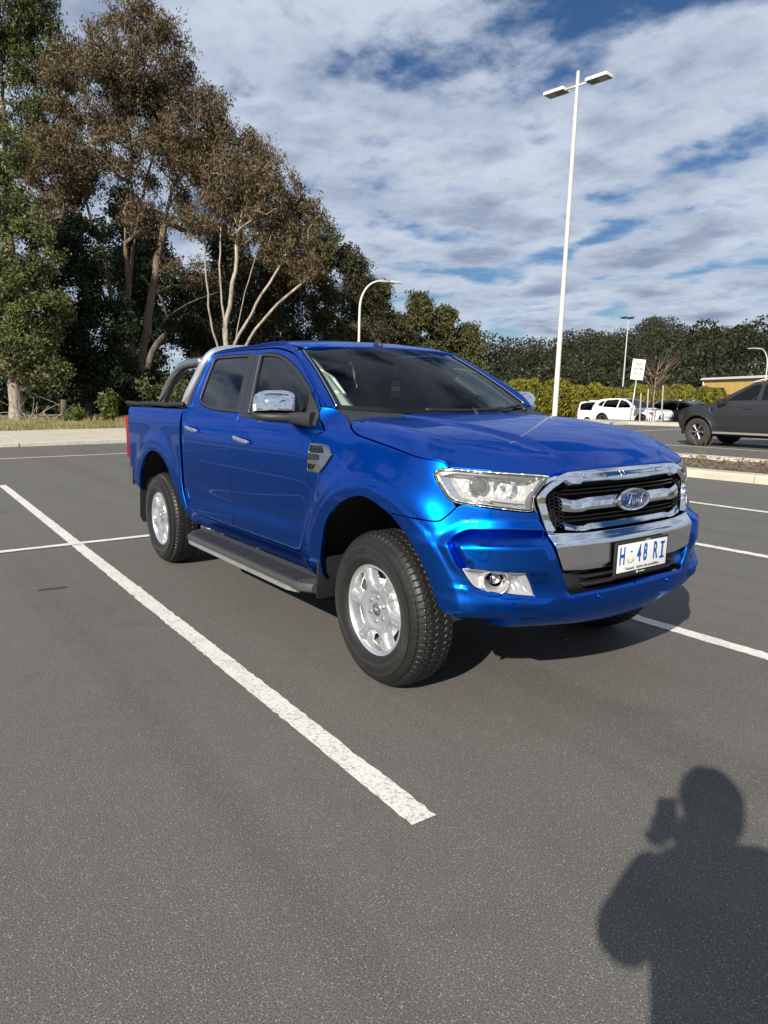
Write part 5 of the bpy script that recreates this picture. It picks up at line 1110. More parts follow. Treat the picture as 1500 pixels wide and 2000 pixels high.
tree('wattle_tree',(-36.8,2.9,0),[tp((0,0,-.35),(0,0,2.0),(-.4,0,5),(-.5,0,9),(-.6,0,13)),tp((.1,0,2.5),(.8,0,5.5),(1.2,0,8.5))],
  [bs(-.2,0,12.8,1.7,1.8,1.7,1.0),bs(-.7,0,10.2,2.0,2,1.9,1.3),bs(1.0,-.3,8.4,1.6,1.8,1.5,1.2),bs(-.6,-.3,6.6,2.0,2,1.7,1.4),bs(1.2,-.6,5.4,1.5,1.6,1.3,1.1),bs(.2,-.8,3.6,1.9,1.6,1.2,1.2),bs(1.6,-.8,2.6,1.1,1.2,.8,.5),bs(-1.8,0,4.4,1.4,1.6,1.8,.8)],LF_ACA,BK_GREY,'fluffy yellow green wattle with a thick grey trunk beside the footpath','tree',ncl=380,lpc=190,lsz=(.075,.026),clr=.60,r0=.36,seed=31,droop=.2)
tree('dark_evergreen_tree',(-39.1,6.9,0),[tp((0,0,-.3),(.1,0,3),(0,0,7),(.1,0,10))],
  [bs(.2,0,9.2,1.3,1.6,1.7,1),bs(-.4,0,6.8,1.8,1.8,1.8,1.4),bs(.8,0,5.2,1.8,1.8,1.7,1.4),bs(-.8,0,3.6,1.7,1.8,1.5,1.2),bs(.8,0,2.5,1.9,1.8,1.5,1.2)],LF_DARK,BK_DARK,'dense dark green evergreen between the wattle and the tallest gum','tree',ncl=230,lpc=170,lsz=(.09,.034),clr=.68,r0=.24,seed=41,droop=.3)
tree('forked_dark_tree',(-46.0,11.8,0),[tp((0,0,-.3),(.3,0,2.6),(1.1,0,4.6),(2.8,0,6.4),(4.2,0,7.4)),tp((0,0,0),(-.6,0,4),(-.6,0,9),(-.2,0,13))],
  [bs(4.4,0,8.0,2.0,2,1.3,1),bs(2.6,0,5.8,1.7,1.6,1.2,.8),bs(-.4,0,11,2.4,2.4,2.6,1.2),bs(1.6,0,9.4,2.0,2,1.5,.8),bs(4.8,0,5.2,1.6,1.6,1.2,.8),bs(5.6,0,3.0,1.6,1.6,1.2,.5)],LF_DARK,BK_DARK,'dark forked tree standing behind the tallest gum, sky showing through it','tree',ncl=200,lpc=130,lsz=(.10,.030),clr=.72,r0=.42,seed=51,droop=.4)
# a screen of darker gums farther back
def gum(name,base,h,w,leaf,bark,label,seed,ncl=120,lpc=130,low=.35,lsz=(.20,.06),clr=1.0,r0=.34):
    g=random.Random(seed); B=[]
    for k in range(9):
        z=h*(low+(1-low)*(k+.5)/9); ww=w*(.55+.45*math.sin(math.pi*min(1,(k+1.2)/8.5))); B.append(bs(g.uniform(-.45,.45)*ww,g.uniform(-.3,.3)*ww,z,ww*g.uniform(.42,.62),ww*g.uniform(.42,.62),h*.10,1.))
    T=[tp((0,0,-.6),(g.uniform(-.3,.3),0,h*.3),(g.uniform(-.6,.6),0,h*.6),(g.uniform(-.5,.5),0,h*.92))]
    if g.random()<.7: T.append(tp((.2,0,h*.12),(g.uniform(.4,1.4),0,h*.4),(g.uniform(.6,2),0,h*.75)))
    return tree(name,base,T,B,leaf,bark,label,'tree',ncl,lpc,lsz,clr,r0,seed,.5)
BACK=[(-54.1,14.6,15.5,3.6,LF_DARK,BK_DARK,'dark tree seen through the gap between the russet gum and the pale gum',.25),(-53.5,20.6,14.0,4.2,LF_MID,BK_DARK,'dull dark gum directly behind the pale stemmed gum',.2),(-54.3,25.6,16.2,4.8,LF_MID,BK_DARK,'brownish dark gum rising right of the pale stemmed gum above the cab roof',.2),
 (-57.5,29.6,16.6,4.8,LF_DARK,BK_DARK,'very dark gum just left of the curved street lamp',.1),(-59.1,34.0,17.4,4.6,LF_OLIVE,BK_DARK,'tall olive green gum behind the curved street lamp',.15),(-58.5,37.4,15.2,4.4,LF_MID,BK_DARK,'brown tinged gum right of the curved street lamp',.1)]
for i,(x,y,h,w,lf,bk,lb,lo) in enumerate(BACK): gum('background_gum_tree',(x,y,0),h,w,lf,bk,lb,61+i,ncl=290,lpc=120,low=lo,lsz=(.13,.04),clr=.9)
OL=[(-61.1,41.4,13.2,4.4,'round olive tree above the middle of the windscreen'),(-60.6,43.8,9.6,3.2,'small olive tree in front of the olive row, lower than its neighbours'),(-61.4,46.6,12.2,4.2,'broad olive tree right of the small olive tree'),(-61.6,50.4,11.0,4.2,'olive tree sloping down towards the hill, next to last of its row'),(-61.8,54.2,9.4,4.0,'last and lowest olive tree, where the golden hedge begins')]
for i,(x,y,h,w,lb) in enumerate(OL): gum('olive_tree',(x,y,-.3),h,w,LF_OLIVE,BK_DARK,lb,81+i,ncl=270,lpc=120,low=.08,lsz=(.13,.05),clr=.85,r0=.25)
# distant fill at the foot of the grove
def massfol(name,label,pts,n,leaf,lsz,spread,seed,cat='undergrowth'):
    g=np.random.default_rng(seed); pts=np.array(pts,float); k=g.integers(0,len(pts),n); c=pts[k,:3]+g.normal(size=(n,3))*pts[k,3:6]*.5; a=g.normal(size=(n,3)); a/=np.linalg.norm(a,axis=1)[:,None]; b=np.cross(a,g.normal(size=(n,3))); b/=np.linalg.norm(b,axis=1)[:,None]; s=g.uniform(.6,1.4,(n,1)); V,F=leaves(c,a*lsz[0]*s,b*lsz[1]*s); o=mesh(name,V,F,leaf,None,False); tag(o,label,cat,kind='stuff'); return o
g=np.random.default_rng(3); pts=[]
for k in range(90): yy=g.uniform(-8,46); pts.append((-50-g.uniform(0,10)-.1*yy,yy,g.uniform(.4,2.6),1.6,1.8,1.2))
for k in range(60): yy=g.uniform(-7,13); pts.append((-43.5-g.uniform(0,4),yy,g.uniform(.4,2.2),1.0,1.4,1.1))
massfol('undergrowth','dark tangled undergrowth along the foot of the trees',pts,34000,LF_DARK,(.17,.07),1,4)
# bushes, young plant and a heap of dead branches at the verge
def bush(name,base,h,w,leaf,label,seed,n=1500,lsz=(.10,.03),up=.6):
    g=np.random.default_rng(seed); t=empty(name,base); tag(t,label,'bush'); mb=MB(); ends=[]
    for k in range(14):
        d=np.array([g.normal()*.5*w/h,g.normal()*.5*w/h,1.]); L=h*g.uniform(.55,1.); P=[np.zeros(3),d*L*.45+g.normal(size=3)*.04,d*L*.95+g.normal(size=3)*.06]; P=catm(np.array(P),4); mb.tube(P,np.linspace(.016,.005,len(P)),5); ends.append(P)
    mb.build('stems',BK_GREY,t,fix=False); c=np.array([e[g.integers(len(e)//4,len(e))] for e in [ends[g.integers(len(ends))] for _ in range(n)]])+g.normal(size=(n,3))*.12*w; c[:,2]=np.abs(c[:,2]); a=g.normal(size=(n,3)); a[:,2]+=up; a/=np.linalg.norm(a,axis=1)[:,None]; b=np.cross(a,g.normal(size=(n,3))); b/=np.linalg.norm(b,axis=1)[:,None]; s=g.uniform(.6,1.4,(n,1)); V,F=leaves(c,a*lsz[0]*s,b*lsz[1]*s); mesh('leaves',V,F,leaf,t,False); return t
bush('young_wattle_bush',(-32.1,6.1,.1),1.5,.8,LF_YOUNG,'bright green young bush on the verge behind the truck tail',1,1500)
bush('small_bush',(-33.2,4.9,.1),.8,.7,LF_YOUNG,'low bright green bush left of the young bush',2,700)
bush('shrub',(-37.5,10.6,.1),2.3,1.6,LF_GUM,'grey green shrub seen between the tray tubes and the dark trunk',3,2600,(.11,.04))
bush('shrub',(-38.2,8.4,.1),1.9,1.7,LF_DARK,'dark shrub at the foot of the evergreen',4,2600,(.12,.05))
bush('shrub',(-39.5,13.2,.1),2.8,2.0,LF_DARK,'dark shrub behind the tray tubes and under the pale gum',6,3000,(.12,.05))
db=empty('dead_branch_heap',(-34.6,3.7,.1)); tag(db,'heap of dead brown branches and stump beside the wattle trunk','branch heap'); g=np.random.default_rng(8)
for k in range(26):
    a=g.uniform(0,6.28); L=g.uniform(.6,1.9); p0=np.array([g.normal()*.5,g.normal()*.8,g.uniform(0,.25)]); d=np.array([math.cos(a)*.5,math.sin(a),g.uniform(.1,1.0)]); P=catm(np.array([p0,p0+d*L*.5+g.normal(size=3)*.12,p0+d*L+g.normal(size=3)*.15]),4); MB().tube(P,np.linspace(.028,.008,len(P)),5).build('dead_branch',BK_GREY,db,fix=False)
MB().tube(np.array([(.1,.9,-.1),(.1,.92,.5),(.12,.95,1.1)]),[.20,.15,.13],10).build('stump',BK_DARK,db)
# verge: earth sheet and dry grass
xs=np.linspace(-62,-26.55,60); ys=np.linspace(-30,29.4,90); V=[(x,y,.10+.12*mnoise.noise((x*.2,y*.2,0))+.05*mnoise.noise((x*.9,y*.9,2))+.012*max(0,-30-x)) for x in xs for y in ys]
tag(mesh('verge',V,np.array([(i*90+j,(i+1)*90+j,(i+1)*90+j+1,i*90+j+1) for i in range(59) for j in range(89)]),soil('verge earth',(.13,.10,.06),(.30,.25,.15),1.2)),kind='structure')
n=34000; g=np.random.default_rng(14); x=-26.5-np.abs(g.normal(size=n))*4.2; y=g.uniform(-6,14,n); cl=np.array([mnoise.noise((a*.5,b*.5,9)) for a,b in zip(x,y)]); h=np.clip(.18+.30*cl+.10*g.random(n),.04,.6); P0=np.stack([x,y,np.full(n,.08)],-1); le=g.normal(size=(n,3))*.35; le[:,2]=1; tipp=P0+le*h[:,None]; w=np.stack([-le[:,1],le[:,0],np.zeros(n)],-1); w/=np.linalg.norm(w,axis=1)[:,None]+1e-9; w*=.014
V=np.stack([P0-w,P0+w,tipp],1).reshape(-1,3); LF_DRY=leafmat('dry grass',(.30,.26,.11),(.50,.43,.21),(.22,.25,.08),.3,.7,.6); tag(mesh('dry_grass',V,np.arange(3*n).reshape(n,3),LF_DRY,None,False),'dry straw coloured grass on the verge behind the footpath','grass',kind='stuff')
def tuft(base,h,n,seed,label):
    g=np.random.default_rng(seed); mb=MB()
    for k in range(n): d=np.array([g.normal()*.22,g.normal()*.22,1.])*h*g.uniform(.4,1); mb.tube(catm(np.array([(g.normal()*.03,g.normal()*.03,0),d*.5,d+np.array([d[0]*.5,d[1]*.5,-.05*h])]),3),[.004]*3+[.003]*3+[.0015],3) 
    o=mb.build('grass_tuft',LF_DRY,None,fix=False,loc=base); tag(o,label,'grass tuft')
tuft((-5.2,10.6,.1),.55,11,3,'dry grass tuft growing in the bark of the median')
# golden hedge
hd=empty('golden_hedge',(-42.2,56,-.6)); tag(hd,'long golden green conifer hedge below the wooded hill','hedge'); g=np.random.default_rng(23)
cs=[]
for y in np.arange(-19,24,.75): cs.append((g.uniform(-.3,.3),y,(3.35-.018*(y+19))*g.uniform(.78,1.14)))
V=[];F=[];V2=[];n0=0
for layer,(cnt,mt) in enumerate(((820,LF_HEDGE),(300,LF_HEDGE_IN))):
    C_=[];A_=[];B_=[]
    for (x,y,h) in cs:
        m_=cnt; z=g.uniform(.02,1.,m_)**(.75 if layer==0 else 1.4); r=(1.05*(1-z**2.2)**.5+.12)*(1 if layer==0 else .86); th=g.uniform(0,6.283,m_); c=np.stack([x+r*np.cos(th)*g.uniform(.75,1.05,m_),y+r*np.sin(th)*g.uniform(.75,1.05,m_),z*h],-1); a=np.stack([np.cos(th)*.7,np.sin(th)*.7,np.full(m_,.75)],-1)+g.normal(size=(m_,3))*.45; a/=np.linalg.norm(a,axis=1)[:,None]; b=np.cross(a,g.normal(size=(m_,3))); b/=np.linalg.norm(b,axis=1)[:,None]; C_.append(c);A_.append(a*g.uniform(.10,.22,(m_,1)));B_.append(b*g.uniform(.018,.045,(m_,1)))
    V,F=leaves(np.vstack(C_),np.vstack(A_),np.vstack(B_)); mesh('outer_foliage' if layer==0 else 'inner_foliage',V,F,mt,hd,False)
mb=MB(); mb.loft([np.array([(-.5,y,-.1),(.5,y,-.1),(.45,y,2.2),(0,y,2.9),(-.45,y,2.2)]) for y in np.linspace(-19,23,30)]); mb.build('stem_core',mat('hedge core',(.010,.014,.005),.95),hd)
# ------------------------------------------------------------------ wooded hill
def hz(x,y):
    # ridge across the far right, falling to the left
    ex,ey=-.58,.815; s=x*.815+y*.58; d=-x*.58+y*.815      # d: away from the car park, s: to the right
    rise=sst(150,330,d); prof=np.interp(s,[-120,-60,0,60,120,200,330,480],[2,4,11.5,14.2,13.5,13,13,13]); return -.62+rise*(prof+2.6*np.sin(s/14.+.8)+1.5*np.sin(s/5.3))
xs=np.linspace(-520,260,70); ys=np.linspace(60,620,60); V=[(x,y,hz(x,y)+(-.3)) for x in xs for y in ys]
tag(mesh('wooded_hill',V,np.array([(i*60+j,(i+1)*60+j,(i+1)*60+j+1,i*60+j+1) for i in range(69) for j in range(59)]),soil('hill floor',(.03,.035,.015),(.06,.06,.03),.1)),kind='structure')
g=np.random.default_rng(77); protos=[]
for k in range(5):
    nb=g.integers(9,13); cc=[];aa_=[];bb=[]
    for b in range(nb):
        ctr=np.array([g.normal()*.26,g.normal()*.26,.55+.40*g.random()]); m_=120; o_=g.normal(size=(m_,3)); o_/=np.linalg.norm(o_,axis=1)[:,None]; o_*=np.array([.20,.20,.13])*g.uniform(.7,1.1,(m_,1)); a=g.normal(size=(m_,3))+o_*6; a/=np.linalg.norm(a,axis=1)[:,None]; bq=np.cross(a,g.normal(size=(m_,3))); bq/=np.linalg.norm(bq,axis=1)[:,None]; t2=np.cross(a,bq); cc.append(ctr+o_);aa_.append(bq*.020);bb.append(t2*.013)
    protos.append((np.vstack(cc),np.vstack(aa_),np.vstack(bb)))
C_=[];A_=[];B_=[];mbt=[]
cnt=0
while cnt<400:
    d=g.uniform(140,345); s=g.uniform(-100,115)
    if d<165 and g.random()<.5: continue
    x=-.58*d+.815*s; y=.815*d+.58*s
    if y<75 or x>20: continue
    h=g.uniform(8,16)*(1.25 if g.random()<.08 else 1)*(1.0 if d<300 else 1.12); w=h*g.uniform(.62,.9); p_=protos[cnt%5]; a=g.uniform(0,6.28); Rm=np.array([[math.cos(a),-math.sin(a),0],[math.sin(a),math.cos(a),0],[0,0,1]]); Sm=np.array([w,w,h]); ctr=np.array([x,y,float(hz(x,y))])
    C_.append((p_[0]@Rm.T)*Sm+ctr);A_.append((p_[1]@Rm.T)*np.array([w,w,w]));B_.append((p_[2]@Rm.T)*np.array([w,w,w])); cnt+=1
for k in range(190):
    d=g.uniform(118,172); s=g.uniform(-95,100); x=-.58*d+.815*s; y=.815*d+.58*s; h=g.uniform(7,11); w=h*g.uniform(.7,1.0); p_=protos[k%5]; a=g.uniform(0,6.28); Rm=np.array([[math.cos(a),-math.sin(a),0],[math.sin(a),math.cos(a),0],[0,0,1]]); ctr=np.array([x,y,float(hz(x,y))-h*.35])
    if y<84 and x>-60: continue
    C_.append((p_[0]@Rm.T)*np.array([w,w,h])+ctr);A_.append((p_[1]@Rm.T)*w*1.5);B_.append((p_[2]@Rm.T)*w*1.5)
V,F=leaves(np.vstack(C_),np.vstack(A_),np.vstack(B_)); tag(mesh('hill_forest',V,F,LF_HILL,None,False),'dark eucalypt forest covering the hill beyond the car park','forest',kind='stuff')
for x,y,h,w,lb,sd in ((-141.4,260.3,12.,4.6,'broad crowned lone tree standing above the ridge at the far right',1),(-181.2,194.8,10.5,3.6,'tall tree with an open crown at the left end of the ridge',2),(-190,186,8.,3.2,'thin crowned tree on the low left end of the ridge',5)):
    zb=float(hz(x,y)); tree('ridge_tree',(x,y,zb),[[(0,0,-1),(.3,.2,h*.5),(0,.3,h*.9)]],[bl(0,0,h*.88+3,w,w,h*.14,1),bl(-w*.6,-w*.3,h*.72+3,w*.6,w*.6,h*.10,.6),bl(w*.6,w*.4,h*.70+3,w*.6,w*.6,h*.10,.6)],LF_HILL,BK_GREY,lb,'tree',60,60,(.45,.24),1.5,.42,sd,.2)
# ------------------------------------------------------------------ other vehicles: a shell from its side outline
TYB=worn('worn tyre',(.035,.032,.028),.85,10,.3); 
def simple_wheel(par,x,y,r,w,rim,spokes,side,m_rim,dirt=TYB):
    wh=empty('wheel',(x,y,r),0 if side<0 else math.pi,par); R_=r
    MB().lathe([(rim*.97,-w*.42),(rim*1.04,-w*.48),(R_*.86,-w*.52),(R_*.95,-w*.46),(R_,-w*.36),(R_,w*.36),(R_*.95,w*.46),(rim,w*.45)],56,'y').build('tyre',dirt,wh,angle=40)
    mb=MB(); mb.lathe([(rim*.99,-w*.40),(rim*.95,-w*.44),(rim*.90,-w*.38),(rim*.86,-w*.05)],48,'y'); 
    for k in range(spokes):
        a=2*math.pi*k/spokes; c,s=math.cos(a),math.sin(a)
        for da in (-.13,.13):
            c2,s2=math.cos(a+da),math.sin(a+da); P=np.array([(rim*.18*c,-w*.36,rim*.18*s),(rim*.55*(c+c2)/2,-w*.40,rim*.55*(s+s2)/2),(rim*.94*c2,-w*.40,rim*.94*s2)]); mb.tube(P,[rim*.075,rim*.055,rim*.06],6)
    mb.lathe([(rim*.26,-w*.30),(rim*.22,-w*.40),(0,-w*.42)],20,'y'); mb.build('rim',m_rim,wh,angle=40,fix=True); MB().lathe([(0,-w*.02),(rim*.9,-w*.02)],32,'y').build('hub_dark',DARK,wh); return wh
def vehicle(name,loc,rz,label,cat,side,arches,hw,paint,wins,wrap,glass_rng,trim=None,wheel_r=.36,rim=.23,spokes=6,rimmat=None,lowz=.32,clad=None,extras=None,group=None,track=None,wsc=.24,clearf=False):
    """side: closed outline (x forward, z); wrap: the upper run of it from nose to tail, swept across the width"""
    v=empty(name,loc,rz); tag(v,label,cat,group)
    prof=pchip(*zip(*hw)); xn=max(p_[0] for p_ in side); xt=min(p_[0] for p_ in side)
    def Yf(x,z): x=np.asarray(x,float); return prof(z)-.16*sst(xn-.75,xn+.05,x)**2-.07*(1-sst(xt-.05,xt+.6,x))**2
    def f(x,z):
        y=-Yf(x,z); 
        for cx,cz,r in arches: q=np.hypot(x-cx,z-cz)-r; y=y-.025*np.exp(-(np.clip(q,0,None)/.09)**2)
        return np.stack([np.asarray(x,float),y,np.asarray(z,float)*np.ones_like(x)],-1)
    P=resample(np.array(side,float),.03,True); P=P if area2(P)>0 else P[::-1]
    for cx,cz,r in arches:      # cut the arches out of the bottom edge
        d=np.hypot(P[:,0]-cx,P[:,1]-cz); k=d<r
        if k.any():
            i=np.where(k)[0]; a0=math.atan2(P[i[0]][1]-cz,P[i[0]][0]-cx); a1=math.atan2(P[i[-1]][1]-cz,P[i[-1]][0]-cx)
            if a1>a0+1e-6 or True:
                lo=i[0]; hi=i[-1]; a=np.linspace(math.pi+ (math.asin(min(1,max(-1,(cz-P[lo][1])/r)))),-math.asin(min(1,max(-1,(cz-P[hi][1])/r))),28); arc=np.stack([cx+r*np.cos(a),cz+r*np.sin(a)],-1); P=np.vstack([P[:lo],arc,P[hi+1:]])
    W=[resample(catm(np.array(w,float),4),.03,True) for w in wins]; W=[w if area2(w)>0 else w[::-1] for w in W]
    body=patch(f,P,W,step=.07,flange=.03,gap=0,round_=.01)
    for s in (1,-1):
        mk=(lambda q:q) if s==1 else mirror_y
        b=pobj('body_side',mk(body),paint,v)
        for wi,w in enumerate(W): pobj('window_glass',mk(patch(f,w,step=.12,flange=0,gap=0,off=-.012,round_=0)),GLASS_C if (wi==0 and clearf) else GLASS_V,b)
        if clad:
            for c_ in clad: pobj('cladding',mk(patch(f,resample(np.array(c_,float) if area2(np.array(c_,float))>0 else np.array(c_,float)[::-1],.03,True),step=.06,flange=.02,gap=0,off=.012,round_=.006)),BLACKP,v)
    wr=resample(np.array(wrap,float),.05); fr=np.array([-1,-.985,-.94,-.8,-.5,0,.5,.8,.94,.985,1]); T=np.gradient(wr,axis=0); T/=np.linalg.norm(T,axis=1)[:,None]; Nn=np.stack([T[:,1],-T[:,0]],-1); Nn*=np.sign((Nn*(wr-wr.mean(0))).sum(1))[:,None]
    rows=[]
    for i,(x,z) in enumerate(wr):
        hwid=float(Yf(np.array([x]),np.array([z]))[0]); e=.010*(1-np.abs(fr)**2)+.004; plan=-.0
        rows.append(np.stack([x+Nn[i,0]*(e+ (.015+.085*float(sst(xn-.8,xn-.05,x))*float(sst(1.25,.85,z)))*(1-np.abs(fr)**2.4)),fr*hwid,z+Nn[i,1]*e],-1))
    rows=np.array(rows); m=len(fr)
    for (i0,i1,mt,nm) in glass_rng:
        a=int(np.argmin(np.hypot(*(wr-np.array(i0)).T))); b=int(np.argmin(np.hypot(*(wr-np.array(i1)).T)))+1; q=rows[a:b]; k=len(q)
        MB().add(q.reshape(-1,3),[(i*m+j,i*m+j+1,(i+1)*m+j+1,(i+1)*m+j) for i in range(k-1) for j in range(m-1)]).build(nm,mt,v)
    tr=track or (prof(.5)-wsc*.5+.01)
    for cx,cz,r in arches:
        for s in (1,-1): simple_wheel(v,cx,-float(tr)*s,wheel_r,wsc,rim,spokes,-1 if s==1 else 1,rimmat or ALLOY)
        for s in (1,-1):
            q=[(cx+r*1.02*math.cos(a),-(float(prof(.5))-.03)*s,cz+r*1.02*math.sin(a)) for a in np.linspace(0,math.pi,15)]; q2=[(x,-.45*s,z) for x,_,z in q]; MB().loft([np.array([a_,b_]) for a_,b_ in zip(q,q2)],closed=False,cap=False).add(q2,[tuple(range(15))]).build('wheel_liner',LINER,v)
    xa,xb=min(c[0] for c in arches),max(c[0] for c in arches); MB().box(((xa+xb)/2,0,lowz+.06),(xb-xa+1.0,1.3,.2)).build('underbody',DARK,v,smooth=False)
    MB().box(((xa+xb)/2-.2,0,.75),(2.2,1.3,.5)).build('cabin_floor',DARK,v,smooth=False)
    if extras: extras(v,f,Yf)
    return v
GLASS_V=glassmat('vehicle privacy glass',(.05,.055,.06)); GLASS_C=glassmat('vehicle clear glass',(.50,.54,.50))
PGREY=car_paint('charcoal metallic paint',(.030,.031,.034),.2,.4,.42); PWHITE=mat('white car paint',(.78,.78,.76),.35,0,1.); PBLK=mat('black car paint',(.006,.007,.010),.2,0,1.); BLKRIM=mat('machined black rim',(.30,.30,.31),.28,.8); DARKRIM=mat('dark rim',(.05,.05,.052),.35,.5)
# charcoal dual cab facing away to the left, parked across the median
USIDE=[(.64,.50),(.70,.72),(.68,.93),(.61,1.02),(.45,1.08),(-.45,1.22),(-.55,1.27),(-1.15,1.62),(-1.45,1.77),(-1.9,1.83),(-2.55,1.80),(-2.72,1.70),(-2.80,1.33),(-4.35,1.33),(-4.38,.70),(-4.2,.58),(-2.7,.45),(-.5,.42),(.56,.42)]
def ute_x(v,f,Yf):
    for s in (1,-1):
        c=-float(Yf(np.array([-.85]),np.array([1.2]))[0])*s
        m=MB(); m.box((-.74,c-.10*s,1.27),(.14,.22,.17),bev=.045); m.build('side_mirror',BLACKP,v,angle=50); MB().box((-.72,c-.10*s,1.32),(.12,.20,.08),bev=.035).build('mirror_cap',SATIN,v,angle=50)
        for x in (-1.42,-2.42): MB().box((x,-(float(Yf(np.array([x]),np.array([1.09]))[0])+.02)*s,1.085),(.22,.03,.035),bev=.012).build('door_handle',BLACKP,v,angle=50)
        MB().box((-1.52,-.98*s,.40),(1.95,.16,.06),bev=.02).build('side_step',mat('ute step',(.30,.28,.25),.45,.4),v,angle=40)
        P=[(x,-(float(Yf(np.array([x]),np.array([1.80]))[0])-.01)*s,z+.03) for x,z in ((-1.35,1.74),(-1.7,1.825),(-2.2,1.845),(-2.6,1.80))]; MB().tube(catm(np.array(P),5),.022,8).build('roof_rail',mat('pale roof rail',(.70,.70,.70),.3,.3),v)
        for a,b,nm in (((-.62,1.17),(-.62,.50),'door_gap'),((-1.68,1.28),(-1.68,.50),'door_gap')):
            q=resample(np.array([a,b]),.06); MB().tube(f(q[:,0],q[:,1])*np.array([1,s,1]),.006,4).build(nm,DARK,v)
        # vent and arch flares
        q=f(np.array([-.46,-.36,-.36,-.44]),np.array([1.10,1.10,.98,.94]))*np.array([1,s,1])+np.array([0,-.012*s,0]); MB().add(q,[(0,1,2,3)]).build('fender_vent',GLOSSB,v,smooth=False); MB().tube(q[[1,2,3]]+np.array([.0,-.005*s,0]),.010,5).build('vent_trim',CHROME,v)
        for cx in (0,-3.27):
            a=np.linspace(R(-8),R(188),31); q=f(cx+.49*np.cos(a),.40+.49*np.sin(a))*np.array([1,s,1])+np.array([0,-.015*s,0]); MB().tube(q,.045,8).build('arch_flare',PGREY,v)
ute=vehicle('charcoal_utility_truck',(-8.85,17.35,0),math.pi,'charcoal grey dual cab utility truck with pale roof rails, cut off by the right edge','utility truck',USIDE,[(0,.40,.47),(-3.27,.40,.47)],[(.30,.86),(.42,.90),(.6,.935),(.95,.945),(1.15,.93),(1.27,.88),(1.60,.73),(1.78,.66),(1.85,.60)],PGREY,
  [[(-.80,1.29),(-1.20,1.55),(-1.48,1.70),(-1.62,1.71),(-1.60,1.30)],[(-1.74,1.30),(-1.76,1.71),(-2.35,1.71),(-2.55,1.66),(-2.62,1.34)]],
  USIDE[:15],[((.64,.50),(-.55,1.27),PGREY,'bonnet'),((-.55,1.27),(-1.45,1.77),GLASS_C,'windscreen'),((-1.45,1.77),(-2.55,1.80),PGREY,'roof'),((-2.55,1.80),(-2.80,1.33),GLASS_V,'rear_window'),((-2.80,1.33),(-4.38,.70),PGREY,'tray_cover')],wheel_r=.395,rim=.24,spokes=6,rimmat=BLKRIM,extras=ute_x,wsc=.26,clearf=True)
# white suv seen over the far kerb
SS=[(.82,.40),(.90,.62),(.86,.84),(.70,.95),(-.25,1.04),(-.35,1.07),(-.95,1.42),(-1.30,1.56),(-1.9,1.62),(-2.7,1.60),(-3.25,1.50),(-3.48,1.18),(-3.52,.95),(-3.60,.80),(-3.55,.45),(-3.3,.36),(-2.2,.30),(-.6,.28),(.70,.30)]
def suv_x(v,f,Yf):
    for s in (1,-1):
        c=-float(Yf(np.array([-.60]),np.array([1.08]))[0])*s; MB().box((-.62,c-.09*s,1.10),(.15,.20,.14),bev=.045).build('side_mirror',PWHITE,v,angle=50)
        q=f(np.array([.40,.72,.60,.45]),np.array([.86,.84,.70,.74]))*np.array([1,s,1])+np.array([.02,-.012*s,0]); MB().add(q,[(0,1,2,3)]).build('headlamp',BEZEL,v,smooth=False); MB().tube(q[[0,3,2]]+np.array([.01,-.01*s,0]),.018,5).build('lamp_strip',mat('daylight strip',(.8,.8,.8),.2),v)
        for x in (-1.35,-2.25): MB().box((x,-(float(Yf(np.array([x]),np.array([.92]))[0])+.012)*s,.92),(.20,.025,.03),bev=.01).build('door_handle',PWHITE,v,angle=50)
        for cx in (0,-2.68):
            a=np.linspace(R(0),R(180),25); q=f(cx+.40*np.cos(a),.35+.40*np.sin(a))*np.array([1,s,1])+np.array([0,-.010*s,0]); MB().tube(q,.045,8).build('arch_trim',BLACKP,v)
    MB().box((.925,0,.60),(.06,1.30,.22),bev=.03).build('grille',GLOSSB,v,angle=40); MB().box((.965,0,.46),(.02,.40,.11),bev=.004).build('number_plate',PLW,v,angle=40); MB().box((.93,0,.33),(.10,1.40,.10),bev=.03).build('lower_bumper',BLACKP,v,angle=40)
suv=vehicle('white_suv',(-21.9,33.3,-.36),0,'white suv with black wheel arch trim parked beyond the sign','suv',SS,[(0,.35,.40),(-2.68,.35,.40)],[(.28,.84),(.5,.91),(.8,.92),(1.0,.89),(1.08,.86),(1.40,.72),(1.58,.62),(1.64,.56)],PWHITE,
  [[(-.75,1.10),(-1.05,1.36),(-1.38,1.49),(-1.62,1.51),(-1.66,1.08)],[(-1.76,1.08),(-1.74,1.52),(-2.3,1.52),(-2.62,1.48),(-2.75,1.12)],[(-2.82,1.13),(-2.72,1.45),(-2.95,1.42),(-3.15,1.22)]],SS[:15],
  [((.82,.40),(-.35,1.07),PWHITE,'bonnet'),((-.35,1.07),(-1.30,1.56),GLASS_C,'windscreen'),((-1.30,1.56),(-3.25,1.50),PWHITE,'roof'),((-3.25,1.50),(-3.48,1.18),GLASS_V,'rear_window'),((-3.48,1.18),(-3.55,.45),PWHITE,'tail_panel')],wheel_r=.35,rim=.22,spokes=5,rimmat=DARKRIM,clad=[[(-.43,.26),(-2.25,.28),(-2.25,.40),(-.43,.38)]],extras=suv_x,lowz=.2,wsc=.22)
